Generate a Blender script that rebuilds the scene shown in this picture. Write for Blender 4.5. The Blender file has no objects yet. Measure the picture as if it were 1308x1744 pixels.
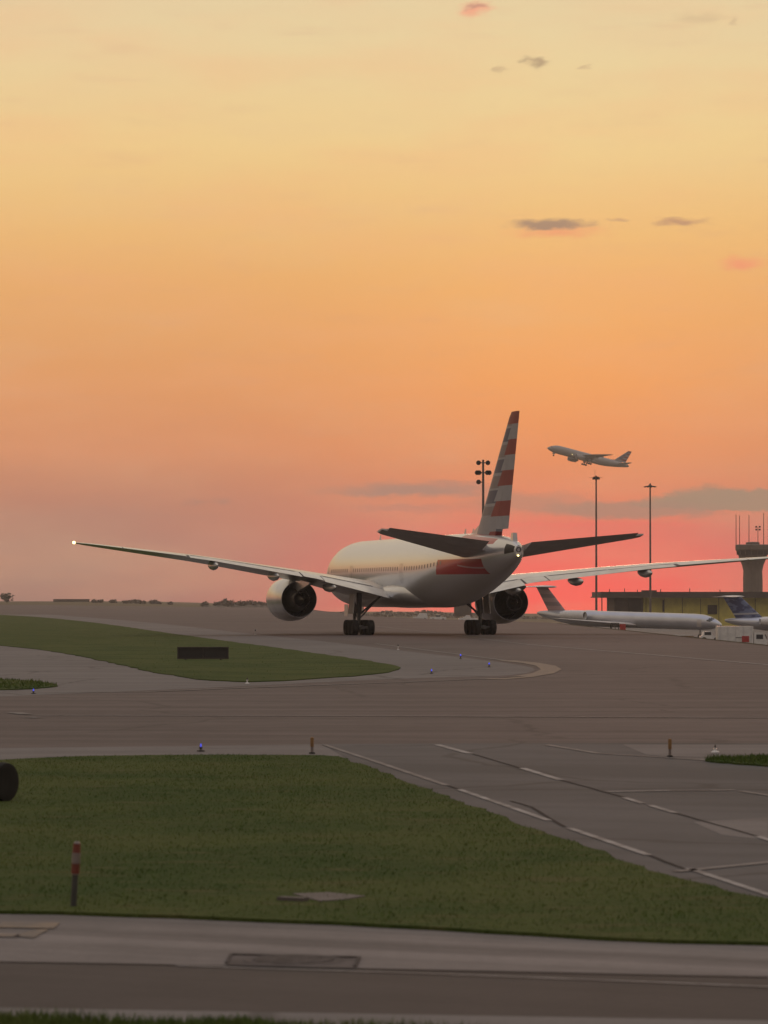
import bpy, bmesh, math, random
import numpy as np
from mathutils import Vector, Matrix
random.seed(7); RNG = np.random.default_rng(7)
SC = bpy.context.scene
COL = SC.collection
R = math.radians

# ------------------------------------------------------------------ camera
FPX, CX, CY, HOR, EYE = 5813.3, 654.0, 872.0, 1023.0, 3.0
PITCH = math.atan((HOR - CY) / FPX)
cam = bpy.data.cameras.new('camera'); cam_o = bpy.data.objects.new('camera', cam); COL.objects.link(cam_o)
cam.sensor_fit = 'VERTICAL'; cam.sensor_height = 36.0; cam.lens = 120.0
cam.clip_start = 0.5; cam.clip_end = 40000
cam_o.location = (0, 0, EYE); cam_o.rotation_euler = (R(90) + PITCH, 0, 0)
cam.dof.use_dof = True; cam.dof.focus_distance = 290.0; cam.dof.aperture_fstop = 4.0
SC.camera = cam_o

# ------------------------------------------------------------------ exposure
vs = SC.view_settings
vs.view_transform = 'Standard'; vs.look = 'None'; vs.exposure = 0.0; vs.gamma = 1.0; vs.use_curve_mapping = False
SC.cycles.use_denoising = True
SC.cycles.max_bounces = 6; SC.cycles.volume_bounces = 1
SC.cycles.volume_step_rate = 4.0

def lin(r, g, b):
    f = lambda c: (c/255/12.92) if c/255 <= 0.04045 else ((c/255+0.055)/1.055)**2.4
    return (f(r), f(g), f(b), 1.0)

SUN_AZ = 0.055      # radians to the right of +Y, where the glow sits
SUN_EL = R(1.6)

# ------------------------------------------------------------------ node helper
class NT:
    def __init__(s, tree): s.t = tree; s.n = tree.nodes; s.l = tree.links
    def new(s, typ, **kw):
        n = s.n.new(typ)
        for k, v in kw.items(): setattr(n, k, v)
        return n
    def put(s, sock, v):
        if v is None: return
        if isinstance(v, bpy.types.NodeSocket): s.l.new(v, sock)
        else: sock.default_value = v
    def m(s, op, a, b=None, c=None, clamp=False):
        n = s.new('ShaderNodeMath', operation=op, use_clamp=clamp)
        s.put(n.inputs[0], a); s.put(n.inputs[1], b); s.put(n.inputs[2], c)
        return n.outputs[0]
    def v(s, op, a, b=None):
        n = s.new('ShaderNodeVectorMath', operation=op)
        s.put(n.inputs[0], a); s.put(n.inputs[1], b)
        return n.outputs['Value'] if op in ('LENGTH', 'DOT_PRODUCT') else n.outputs[0]
    def smooth(s, x, a, b, lo=0.0, hi=1.0):
        n = s.new('ShaderNodeMapRange', interpolation_type='SMOOTHSTEP')
        s.put(n.inputs['Value'], x); s.put(n.inputs['From Min'], a); s.put(n.inputs['From Max'], b)
        s.put(n.inputs['To Min'], lo); s.put(n.inputs['To Max'], hi)
        return n.outputs[0]
    def mix(s, f, a, b, typ='MIX'):
        n = s.new('ShaderNodeMix', data_type='RGBA', blend_type=typ)
        s.put(n.inputs[0], f); s.put(n.inputs[6], a); s.put(n.inputs[7], b)
        return n.outputs[2]
    def ramp(s, x, stops):
        n = s.new('ShaderNodeValToRGB'); cr = n.color_ramp
        while len(cr.elements) < len(stops): cr.elements.new(0.5)
        for e, (p, c) in zip(cr.elements, stops): e.position = p; e.color = c
        s.put(n.inputs[0], x)
        return n.outputs[0]
    def noise(s, vec, scale, detail=3.0, rough=0.55, out=0):
        n = s.new('ShaderNodeTexNoise'); s.put(n.inputs['Vector'], vec)
        n.inputs['Scale'].default_value = scale; n.inputs['Detail'].default_value = detail
        n.inputs['Roughness'].default_value = rough
        return n.outputs[out]
    def xyz(s, vec):
        n = s.new('ShaderNodeSeparateXYZ'); s.put(n.inputs[0], vec); return n.outputs
    def comb(s, x, y, z):
        n = s.new('ShaderNodeCombineXYZ')
        s.put(n.inputs[0], x); s.put(n.inputs[1], y); s.put(n.inputs[2], z); return n.outputs[0]

# ------------------------------------------------------------------ world: dusk sky
W = bpy.data.worlds.new('World'); SC.world = W; W.use_nodes = True
w = NT(W.node_tree); w.n.clear()
tc = w.new('ShaderNodeTexCoord')
d = w.v('NORMALIZE', tc.outputs['Generated'])
dx, dy, dz = w.xyz(d)
az = w.m('ARCTAN2', dx, dy)
el = w.m('ARCSINE', dz)
vec_ae = w.comb(az, el, 0.0)
P = lambda e: max(0.0, min(1.0, (e + 0.02) / 0.32))          # elevation (rad) -> ramp position
py = lambda y: P((HOR - y) / FPX)
elr = w.m('DIVIDE', w.m('ADD', el, 0.02), 0.32, clamp=True)
side = w.ramp(elr, [(0.0, lin(145, 108, 98)), (py(1020), lin(161, 119, 107)), (py(930), lin(177, 127, 110)), (py(850), lin(193, 128, 103)),
                    (py(770), lin(219, 142, 98)), (py(650), lin(226, 154, 97)), (py(480), lin(232, 171, 106)),
                    (py(390), lin(235, 184, 117)), (py(250), lin(236, 200, 138)), (py(80), lin(230, 204, 155)), (P(0.22), lin(214, 198, 168)), (1.0, lin(190, 186, 180))])
glow = w.ramp(elr, [(0.0, lin(258, 80, 74)), (py(1030), lin(268, 84, 76)), (py(965), lin(258, 99, 88)), (py(905), lin(242, 112, 95)), (py(860), lin(238, 130, 94)),
                    (py(780), lin(243, 145, 88)), (py(650), lin(247, 163, 92)), (py(480), lin(243, 178, 106)),
                    (py(390), lin(240, 189, 120)), (py(250), lin(238, 204, 142)), (py(80), lin(231, 207, 157)), (1.0, lin(192, 188, 182))])
daz = w.m('ABSOLUTE', w.m('SUBTRACT', az, SUN_AZ))
gl = w.m('POWER', 2.718, w.m('MULTIPLY', w.m('POWER', w.m('DIVIDE', daz, 0.074), 2.0), -1.0))
low = w.mix(gl, side, glow)
# slow uneven veils through the whole sky
nz = w.noise(w.v('MULTIPLY', vec_ae, (14.0, 60.0, 1.0)), 1.0, 3.0)
low = w.mix(w.smooth(nz, 0.38, 0.75, 0.0, 0.22), low, lin(240, 172, 126))
nz2 = w.noise(w.v('MULTIPLY', vec_ae, (9.0, 34.0, 1.0)), 1.0, 4.0, 0.6)
low = w.mix(w.smooth(nz2, 0.45, 0.8, 0.0, 0.22), low, lin(222, 190, 150))
nz3 = w.noise(w.v('MULTIPLY', vec_ae, (30.0, 190.0, 1.0)), 1.0, 5.0, 0.62)
low = w.mix(w.smooth(nz3, 0.52, 0.8, 0.0, 0.16), low, lin(205, 150, 125))
# dusk sky above and behind: Nishita
sky = w.new('ShaderNodeTexSky', sky_type='NISHITA')
sky.sun_disc = False; sky.sun_elevation = SUN_EL; sky.sun_rotation = SUN_AZ
sky.air_density = 1.0; sky.dust_density = 1.5; sky.ozone_density = 1.0
SKY_K = 0.10
up = w.v('SCALE', sky.outputs[0]); up.node.inputs['Scale'].default_value = SKY_K
low = w.mix(w.smooth(dy, 0.975, 0.2, 0.0, 0.75), low, lin(184, 162, 142))      # paler away from the sunset
low = w.mix(w.smooth(dy, 0.1, -0.8, 0.0, 0.85), low, lin(104, 98, 108))       # dim towards the east
haze_up = w.mix(0.30, lin(236, 214, 178), up)
base = w.mix(w.smooth(el, 0.16, 0.60), low, haze_up)
base = w.mix(w.smooth(el, 0.55, 1.15), base, lin(196, 196, 212))
# clouds standing low over the west
wob = w.new('ShaderNodeTexNoise'); wob.inputs['Scale'].default_value = 1.0; wob.inputs['Detail'].default_value = 5.0; wob.inputs['Roughness'].default_value = 0.6
w.l.new(w.v('MULTIPLY', vec_ae, (140.0, 330.0, 1.0)), wob.inputs['Vector'])
wv = w.v('MULTIPLY', w.v('SUBTRACT', wob.outputs['Color'], (0.5, 0.5, 0.5)), (0.014, 0.0044, 0.0))
cae = w.v('ADD', vec_ae, wv)
def cloud(colr, x, y, rx, ry, col, op, soft=0.55, flat=False):
    c = ((x - CX) / FPX, (HOR - y) / FPX, 0.0)
    q = w.v('MULTIPLY', w.v('SUBTRACT', cae, c), (FPX / rx, FPX / ry, 0.0))
    if flat:       # flatter underside
        qx, qy, qz = w.xyz(q)
        q = w.comb(qx, w.m('MULTIPLY', qy, w.smooth(qy, -0.15, 0.1, 1.9, 1.0)), 0.0)
    f = w.smooth(w.v('LENGTH', q), 1.0, soft, 0.0, op)
    return w.mix(f, colr, col)
G1 = lin(172, 132, 112); G2 = lin(168, 136, 112); PK = lin(238, 128, 108)
s = base
for a in [(1290, 858, 215, 27, G2, .95, .7, True), (1212, 850, 92, 30, G2, .9, .5, True), (1130, 858, 90, 16, G2, .7, .4, True), (1075, 868, 190, 19, G1, .8, .5), (905, 858, 170, 26, G1, .55, .25),
          (700, 838, 210, 24, lin(178, 132, 114), .95, .2, True), (790, 832, 90, 13, lin(184, 132, 113), .5, .1, True), (690, 866, 140, 10, lin(196, 130, 112), .6, .2), (330, 857, 26, 8, lin(180, 128, 110), .65, .1), (378, 856, 36, 8, lin(180, 128, 110), .65, .1),
          (150, 880, 260, 26, lin(184, 130, 112), .35, .1), (1000, 893, 330, 6, lin(244, 108, 96), .5, .2),
          (950, 396, 110, 17, PK, .45, .0), (938, 386, 92, 17, G2, .95, .3, True), (1165, 381, 66, 11, lin(188, 142, 112), .85, .1), (1062, 377, 30, 6, lin(196, 150, 116), .6, .1),
          (1265, 453, 60, 17, lin(242, 150, 112), .8, .0), (812, 24, 38, 20, lin(240, 158, 128), .8, .0), (812, 19, 26, 8, lin(190, 142, 122), .7, .1),
          (915, 111, 30, 13, lin(172, 146, 116), .8, .1), (850, 121, 17, 8, lin(196, 166, 128), .6, .1), (994, 118, 12, 6, lin(200, 168, 130), .6, .1),
          (1190, 40, 60, 14, lin(208, 178, 138), .55, .0), (1246, 46, 12, 9, lin(196, 166, 130), .5, .0)]:
    s = cloud(s, *a)
s = w.mix(w.smooth(el, -0.006, -0.04), s, lin(84, 72, 66))          # the earth beyond the built ground
bg = w.new('ShaderNodeBackground'); w.put(bg.inputs[0], s); bg.inputs[1].default_value = 1.08
wo = w.new('ShaderNodeOutputWorld'); w.l.new(bg.outputs[0], wo.inputs[0])

# the sun, all but gone in the haze behind the parked jets
sl = bpy.data.lights.new('sun', 'SUN'); sl.energy = 0.25; sl.angle = R(6); sl.color = (1.0, 0.42, 0.26)
sun = bpy.data.objects.new('sun', sl); COL.objects.link(sun)
sd = Vector((math.sin(SUN_AZ) * math.cos(SUN_EL), math.cos(SUN_AZ) * math.cos(SUN_EL), math.sin(SUN_EL)))
sun.rotation_euler = sd.to_track_quat('Z', 'Y').to_euler()

# ------------------------------------------------------------------ pixel helpers (surveying only)
def ray(px, py_):
    u = (px - CX) / FPX; v = (CY - py_) / FPX
    return Vector((u, math.cos(PITCH) - v * math.sin(PITCH), math.sin(PITCH) + v * math.cos(PITCH)))
def gnd(px, py_, z=0.0):
    r = ray(px, py_); t = (z - EYE) / r.z
    return (r.x * t, r.y * t)
def at(px, py_, Y):
    r = ray(px, py_); t = Y / r.y
    return Vector((r.x * t, Y, EYE + r.z * t))

# ------------------------------------------------------------------ terrain
def sst(a, b, x):
    t = np.clip((np.asarray(x, float) - a) / (b - a), 0, 1); return t * t * (3 - 2 * t)
EY = [-200, 0, 226, 471, 545, 646, 1025, 2500, 3500]
EX = [48, 40, 25.4, 22.4, 10, -1.5, -20, -80, -120]
def edge_x(Y): return float(np.interp(Y, EY, EX))
def terr(X, Y):
    d_ = X - edge_x(Y); k = float(sst(0, 22, d_))
    z = -3.0 * k - 0.03 * min(max(X - 25, 0), 80) * k - 5.0 * float(sst(850, 2200, Y)) * k
    z += 2.6 * float(sst(700, 2300, Y)) * float(sst(-10, -140, d_) if False else (1 - sst(-140, -10, d_)))
    return z

# ------------------------------------------------------------------ materials
MATS = {}
def mat(name):
    m = bpy.data.materials.new(name); m.use_nodes = True; MATS[name] = m
    t = NT(m.node_tree); b = t.n['Principled BSDF']
    return m, t, b
def simple(name, col, rough=0.5, metal=0.0, coat=0.0, var=0.12, scale=2.0, spec=0.5):
    m, t, b = mat(name)
    c = t.new('ShaderNodeTexCoord').outputs['Object']
    n = t.noise(c, scale, 4.0 if metal < 0.45 else 1.0)
    f = t.smooth(n, 0.3, 0.7, 1 - var, 1 + var)
    k = t.v('SCALE', (col[0], col[1], col[2])); t.put(k.node.inputs['Scale'], f)
    t.put(b.inputs['Base Color'], k)
    if metal < 0.45: t.put(b.inputs['Roughness'], t.smooth(n, 0.3, 0.7, max(rough - 0.06, 0.02), min(rough + 0.08, 1)))
    else: b.inputs['Roughness'].default_value = rough
    b.inputs['Metallic'].default_value = metal; b.inputs['Coat Weight'].default_value = coat
    b.inputs['Coat Roughness'].default_value = 0.08; b.inputs['Specular IOR Level'].default_value = spec
    return m
def emis(name, col, strength):
    m, t, b = mat(name)
    b.inputs['Base Color'].default_value = (*col, 1); b.inputs['Emission Color'].default_value = (*col, 1)
    b.inputs['Emission Strength'].default_value = strength
    return m
def pavement(name, c1, c2, streak=(0.02, 0.6), sdir=0.0, rough=0.85, crack=0.0):
    m, t, b = mat(name)
    c = t.new('ShaderNodeTexCoord').outputs['Object']
    rot = t.new('ShaderNodeVectorRotate'); rot.rotation_type = 'Z_AXIS'; t.put(rot.inputs['Vector'], c); rot.inputs['Angle'].default_value = sdir
    st = t.noise(t.v('MULTIPLY', rot.outputs[0], (streak[0], streak[1], 1)), 1.0, 5.0, 0.6)
    big = t.noise(c, 0.035, 4.0)
    fine = t.noise(c, 9.0, 5.0, 0.7)
    mid = t.noise(c, 0.8, 4.0)
    f = t.m('ADD', t.m('MULTIPLY', st, 0.5), t.m('ADD', t.m('MULTIPLY', big, 0.3), t.m('MULTIPLY', mid, 0.2)))
    col = t.mix(t.smooth(f, 0.36, 0.64), c1, c2)
    col = t.mix(t.smooth(fine, 0.35, 0.7, 0.0, 0.16), col, (0.02, 0.019, 0.018, 1))
    if crack:
        vo = t.new('ShaderNodeTexVoronoi', feature='DISTANCE_TO_EDGE'); vo.inputs['Scale'].default_value = 0.09
        t.put(vo.inputs['Vector'], t.v('ADD', c, t.v('SCALE', t.noise(c, 0.6, 3.0, out=1))))
        col = t.mix(t.smooth(vo.outputs['Distance'], 0.012, 0.004, 0.0, crack), col, (0.025, 0.022, 0.02, 1))
    t.put(b.inputs['Base Color'], col); b.inputs['Roughness'].default_value = rough
    b.inputs['Specular IOR Level'].default_value = 0.25
    bp = t.new('ShaderNodeBump'); bp.inputs['Strength'].default_value = 0.35; bp.inputs['Distance'].default_value = 0.01
    t.put(bp.inputs['Height'], fine); t.l.new(bp.outputs[0], b.inputs['Normal'])
    return m
def grass_mat(name, c1, c2, c3, bump=0.06):
    m, t, b = mat(name)
    c = t.new('ShaderNodeTexCoord').outputs['Object']
    n1 = t.noise(c, 0.22, 5.0, 0.6); n2 = t.noise(t.v('MULTIPLY', c, (0.5, 1.4, 1)), 1.5, 5.0, 0.65); n3 = t.noise(c, 7.0, 5.0, 0.7)
    col = t.mix(t.smooth(n1, 0.38, 0.62), c1, c2)
    col = t.mix(t.smooth(n2, 0.5, 0.72, 0.0, 0.85), col, c3)
    k = t.v('SCALE', col); t.put(k.node.inputs['Scale'], t.smooth(n3, 0.25, 0.75, 0.84, 1.14))
    t.put(b.inputs['Base Color'], k); b.inputs['Roughness'].default_value = 0.9; b.inputs['Specular IOR Level'].default_value = 0.1
    bp = t.new('ShaderNodeBump'); bp.inputs['Strength'].default_value = 1.0; bp.inputs['Distance'].default_value = bump
    t.put(bp.inputs['Height'], t.m('ADD', n3, n2)); t.l.new(bp.outputs[0], b.inputs['Normal'])
    return m

pavement('taxiway', (0.070, 0.055, 0.051, 1), (0.122, 0.097, 0.091, 1), (0.02, 0.45), 0.05, crack=0.35)
pavement('concrete', (0.108, 0.098, 0.096, 1), (0.165, 0.152, 0.147, 1), (0.05, 0.5), 0.0, crack=0.5)
pavement('connector', (0.062, 0.060, 0.061, 1), (0.098, 0.094, 0.095, 1), (0.03, 0.35), R(25), crack=0.45)
pavement('road', (0.105, 0.093, 0.089, 1), (0.21, 0.186, 0.178, 1), (0.03, 1.6), R(25))
pavement('road_dark', (0.047, 0.038, 0.035, 1), (0.072, 0.059, 0.055, 1), (0.03, 1.2), R(25))
pavement('apron', (0.13, 0.12, 0.11, 1), (0.19, 0.17, 0.16, 1))
simple('patch', (0.115, 0.10, 0.094), 0.95, var=0.25, scale=1.5, spec=0.05)
simple('crack', (0.052, 0.046, 0.043), 0.95, spec=0.03)
grass_mat('grass', (0.035, 0.060, 0.012, 1), (0.060, 0.078, 0.019, 1), (0.084, 0.080, 0.030, 1))
grass_mat('grass_blade', (0.066, 0.108, 0.023, 1), (0.112, 0.14, 0.036, 1), (0.15, 0.142, 0.055, 1))  # grass colours brightened to offset the shade on upright blades
grass_mat('far_grass', (0.10, 0.085, 0.045, 1), (0.12, 0.10, 0.06, 1), (0.13, 0.10, 0.065, 1))
def paint(name, col, wear=0.5):
    m, t, b = mat(name)
    c = t.new('ShaderNodeTexCoord').outputs['Object']
    n = t.noise(c, 1.4, 6.0, 0.7)
    t.put(b.inputs['Base Color'], t.mix(t.smooth(n, 0.40, 0.60, 0.15, wear), col, (0.10, 0.088, 0.082, 1)))
    b.inputs['Roughness'].default_value = 0.8
    return m
paint('white_paint', (0.30, 0.285, 0.275, 1), 0.8)
paint('faint_paint', (0.17, 0.155, 0.147, 1), 0.9)
paint('yellow_paint', (0.21, 0.15, 0.10, 1), 0.85)

# ------------------------------------------------------------------ mesh helpers
class MB:
    def __init__(s): s.v = []; s.f = []
    def add(s, vs_, fs):
        o = len(s.v); s.v += [tuple(p) for p in vs_]; s.f += [tuple(i + o for i in f) for f in fs]; return s
    def box(s, c, sz, rot=None, taper=1.0):
        x, y, z = sz[0] / 2, sz[1] / 2, sz[2] / 2
        p = [Vector((a * x * (taper if cc > 0 else 1), b_ * y * (taper if cc > 0 else 1), cc * z)) for cc in (-1, 1) for b_ in (-1, 1) for a in (-1, 1)]
        if rot is not None: p = [rot @ q for q in p]
        c = Vector(c)
        return s.add([q + c for q in p], [(0, 2, 3, 1), (4, 5, 7, 6), (0, 1, 5, 4), (2, 6, 7, 3), (0, 4, 6, 2), (1, 3, 7, 5)])
    def loft(s, rings, cap=True, closed=True):
        n = len(rings[0]); vs_ = [p for r in rings for p in r]; fs = []
        for i in range(len(rings) - 1):
            for j in range(n if closed else n - 1):
                k = (j + 1) % n
                fs.append((i*n + j, i*n + k, (i+1)*n + k, (i+1)*n + j))
        if cap:
            fs.append(tuple(range(n - 1, -1, -1))); fs.append(tuple((len(rings) - 1) * n + j for j in range(n)))
        return s.add(vs_, fs)
    def tube(s, p0, p1, r0, r1=None, n=10):
        r1 = r0 if r1 is None else r1
        p0, p1 = Vector(p0), Vector(p1); d_ = (p1 - p0).normalized()
        a = d_.orthogonal().normalized(); b_ = d_.cross(a)
        ring = lambda p, r: [p + (a * math.cos(t) + b_ * math.sin(t)) * r for t in [2 * math.pi * k / n for k in range(n)]]
        return s.loft([ring(p0, r0), ring(p1, r1)])
    def revolve(s, prof, c=(0, 0, 0), axis='y', n=40, closed=False):
        rings = []
        for a, r in prof:
            ring = []
            for k in range(n):
                t = 2 * math.pi * k / n; u, v = r * math.cos(t), r * math.sin(t)
                ring.append({'y': (c[0] + u, c[1] + a, c[2] + v), 'x': (c[0] + a, c[1] + u, c[2] + v), 'z': (c[0] + u, c[1] + v, c[2] + a)}[axis])
            rings.append(ring)
        if closed: rings.append(rings[0])
        return s.loft(rings, cap=not closed)
    def build(s, name, m, parent=None, smooth=35, recalc=True):
        me = bpy.data.meshes.new(name); me.from_pydata(s.v, [], s.f); me.validate()
        if recalc:
            bm = bmesh.new(); bm.from_mesh(me)
            bmesh.ops.remove_doubles(bm, verts=bm.verts, dist=1e-5)
            bmesh.ops.recalc_face_normals(bm, faces=bm.faces); bm.to_mesh(me); bm.free()
        if smooth:
            for p in me.polygons: p.use_smooth = True
            me.set_sharp_from_angle(angle=R(smooth))
        me.materials.append(MATS[m] if isinstance(m, str) else m)
        return link(name, me, parent)
def link(name, data, parent=None):
    o = bpy.data.objects.new(name, data); COL.objects.link(o)
    if parent is not None: o.parent = parent
    return o
def tag(o, label, cat, group=None):
    o['label'] = label; o['category'] = cat
    if group: o['group'] = group
    return o
def thing(name, label, cat, loc=(0, 0, 0), rz=0.0, group=None):
    o = link(name, None); o.location = loc; o.rotation_euler = (0, 0, rz); return tag(o, label, cat, group)
def copy_tree(o, parent=None):
    c = o.copy(); COL.objects.link(c)
    if parent is not None: c.parent = parent
    for ch in list(o.children): copy_tree(ch, c)
    return c

# ------------------------------------------------------------------ ground sheets
def sheet(name, rows, cols, zo, m, kind='structure', parent=None):
    v, f = [], []
    for Y in rows:
        for X in cols(Y): v.append((X, Y, terr(X, Y) + zo))
    n = len(cols(rows[0]))
    for i in range(len(rows) - 1):
        for j in range(n - 1): f.append((i*n + j, i*n + j + 1, (i+1)*n + j + 1, (i+1)*n + j))
    b = MB(); b.add(v, f); o = b.build(name, m, parent, smooth=0, recalc=False)
    if kind and parent is None: o['kind'] = kind
    return o
def poly(name, pts, z, m, parent=None, kind='structure', skirt=0.0):
    bm = bmesh.new()
    vs_ = [bm.verts.new((x, y, z)) for x, y in pts]
    f = bm.faces.new(vs_); bm.normal_update()
    if f.normal.z < 0: f.normal_flip()
    bmesh.ops.triangulate(bm, faces=[f])
    if skirt:
        n = len(pts); lo = [bm.verts.new((x, y, z - skirt)) for x, y in pts]
        for i in range(n):
            j = (i + 1) % n; bm.faces.new((vs_[i], vs_[j], lo[j], lo[i]))
        bmesh.ops.recalc_face_normals(bm, faces=bm.faces)
    me = bpy.data.meshes.new(name); bm.to_mesh(me); bm.free(); me.materials.append(MATS[m])
    o = link(name, me, parent)
    if parent is None and kind: o['kind'] = kind
    return o
def pxpoly(name, px, z, m, **kw): return poly(name, [gnd(x, y, z) for x, y in px], z, m, **kw)
def smooth_px(px, it=2):
    p = [Vector(q) for q in px]
    for _ in range(it):
        q = []
        for i in range(len(p)):
            a, b_ = p[i], p[(i + 1) % len(p)]
            q += [a * 0.75 + b_ * 0.25, a * 0.25 + b_ * 0.75]
        p = q
    return [(a.x, a.y) for a in p]
def jitter_edge(pts, step=0.5, amp=0.1):
    """break a smooth outline into short uneven stretches, as a mown edge has"""
    out = []
    for i in range(len(pts)):
        a, b_ = Vector(pts[i]), Vector(pts[(i + 1) % len(pts)]); L = (b_ - a).length
        n = max(1, min(60, int(L / step)))
        for k in range(n):
            q = a.lerp(b_, k / n); out.append((q.x + random.uniform(-amp, amp), q.y + random.uniform(-amp, amp)))
    return out

rowsY = [-60, 0, 60, 120, 200, 260, 320, 380, 430, 471, 510, 545, 590, 646, 700, 760, 830, 900, 960, 1025, 1100, 1200, 1350, 1500, 1700, 1900, 2100, 2300, 2600, 3000, 3500]
ground = sheet('ground', rowsY, lambda Y: [edge_x(Y) + o for o in (-2500, -1500, -900, -500, -250, -140, -110, -80, -50, -30, -10, 0, 4, 8, 12, 16, 20, 24, 40, 60, 90, 140, 300, 800, 1500, 2500)], -0.25, 'far_grass')
taxi = sheet('taxiway', [5, 20, 40, 60, 80, 110, 140, 170, 200, 226] + [y for y in rowsY if 226 < y <= 1500],
             lambda Y: [edge_x(Y) + o for o in (-500, -250, -140, -110, -80, -50, -30, -10, -0.01)], 0.0, 'taxiway')
apron = sheet('apron', [120, 200, 260, 320, 380, 430, 471, 510, 545, 590, 646, 700, 760, 830, 900, 1025, 1200, 1500],
              lambda Y: [edge_x(Y) + o for o in (26, 40, 60, 90, 140, 300, 600)], 0.05, 'apron')

Z1, Z2, Z3, ZP, ZG = 0.003, 0.006, 0.010, 0.015, 0.04
# lighter concrete round the grass islands, the greyer connector on the right
pxpoly('shoulder', [(-420, 1276), (0, 1274), (300, 1271), (560, 1267), (640, 1300), (300, 1310), (-420, 1320)], Z1, 'concrete')
shB = smooth_px([(-260, 1196), (0, 1186), (250, 1176), (430, 1168), (600, 1159), (760, 1153), (870, 1151), (922, 1141), (880, 1131), (780, 1119), (690, 1109), (560, 1093), (420, 1079), (280, 1062), (120, 1049), (0, 1041), (-200, 1036)], 2)
pxpoly('shoulder', shB, Z1, 'concrete')
pxpoly('connector_taxiway', [(548, 1267), (760, 1266), (1060, 1265), (1420, 1266), (1560, 1640), (1308, 1570), (1000, 1470), (640, 1320)], Z2, 'connector')
pxpoly('shoulder', [(1060, 1268), (1420, 1268), (1420, 1310), (1308, 1303), (1190, 1293), (1100, 1285)], Z3, 'concrete')
def band(name, a, b_, m, z, ext=6.0):
    """strip between two lines, each given by two points, run on past both ends"""
    P0, P1 = [Vector(gnd(*q, z)) for q in a], [Vector(gnd(*q, z)) for q in b_]
    e = lambda q: [q[0] - (q[1] - q[0]) * ext, q[1] + (q[1] - q[0]) * ext]
    P0, P1 = e(P0), e(P1)
    return poly(name, [tuple(P0[0]), tuple(P0[1]), tuple(P1[1]), tuple(P1[0])], z, m)
road = band('service_road', [(0, 1546), (1308, 1601)], [(0, 1637), (1308, 1663)], 'road', Z2)
band('service_road', [(0, 1637), (1308, 1663)], [(0, 1716), (1308, 1738)], 'road_dark', Z2)
band('road_shoulder', [(0, 1716), (1308, 1738)], [(0, 1790), (1308, 1812)], 'concrete', Z2, 5.0)

A_top = [(-500, 1318), (-200, 1304), (0, 1294), (60, 1291), (150, 1287), (260, 1285.5), (380, 1285), (480, 1285.5), (545, 1286), (575, 1288), (620, 1303), (680, 1325), (740, 1348), (800, 1370), (870, 1397), (940, 1419), (1010, 1444), (1090, 1475), (1160, 1496), (1240, 1516), (1308, 1529), (1500, 1566), (1640, 1600)]
A_bot = [(1640, 1621), (1308, 1604), (1150, 1600), (900, 1589), (654, 1574), (300, 1559), (0, 1550), (-500, 1532)]
polyA = jitter_edge([gnd(x, y, ZG) for x, y in A_top + A_bot], 0.5, 0.07)
polyB = jitter_edge([gnd(x, y, ZG) for x, y in smooth_px([(-300, 1040), (0, 1045.5), (150, 1058), (300, 1080), (450, 1100), (560, 1115), (640, 1127), (695, 1138), (640, 1148), (540, 1155), (440, 1161), (350, 1158), (270, 1146), (170, 1123), (80, 1107), (0, 1098), (-300, 1075)], 2)], 2.0, 0.15)
polyC = jitter_edge([gnd(x, y, ZG) for x, y in smooth_px([(-300, 1150), (0, 1156), (60, 1159), (110, 1167), (60, 1172), (0, 1174), (-300, 1180)], 2)], 0.8, 0.08)
polyD = jitter_edge([gnd(x, y, ZG) for x, y in smooth_px([(1185, 1293), (1250, 1288), (1308, 1286), (1600, 1284), (1600, 1330), (1308, 1303), (1250, 1299)], 2)], 0.6, 0.05)
polyE = jitter_edge([gnd(x, y, ZG) for x, y in [(-300, 1722), (0, 1734), (120, 1738), (250, 1744), (380, 1740), (420, 1737), (470, 1746), (700, 1756), (1308, 1790), (1308, 2000), (-300, 2000)]], 0.3, 0.03)
for nm, pp in (('grass_island', polyA), ('grass_island', polyB), ('grass_island', polyC), ('grass_island', polyD), ('grass_verge', polyE)):
    poly(nm, pp, ZG, 'grass', skirt=0.05)

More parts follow.
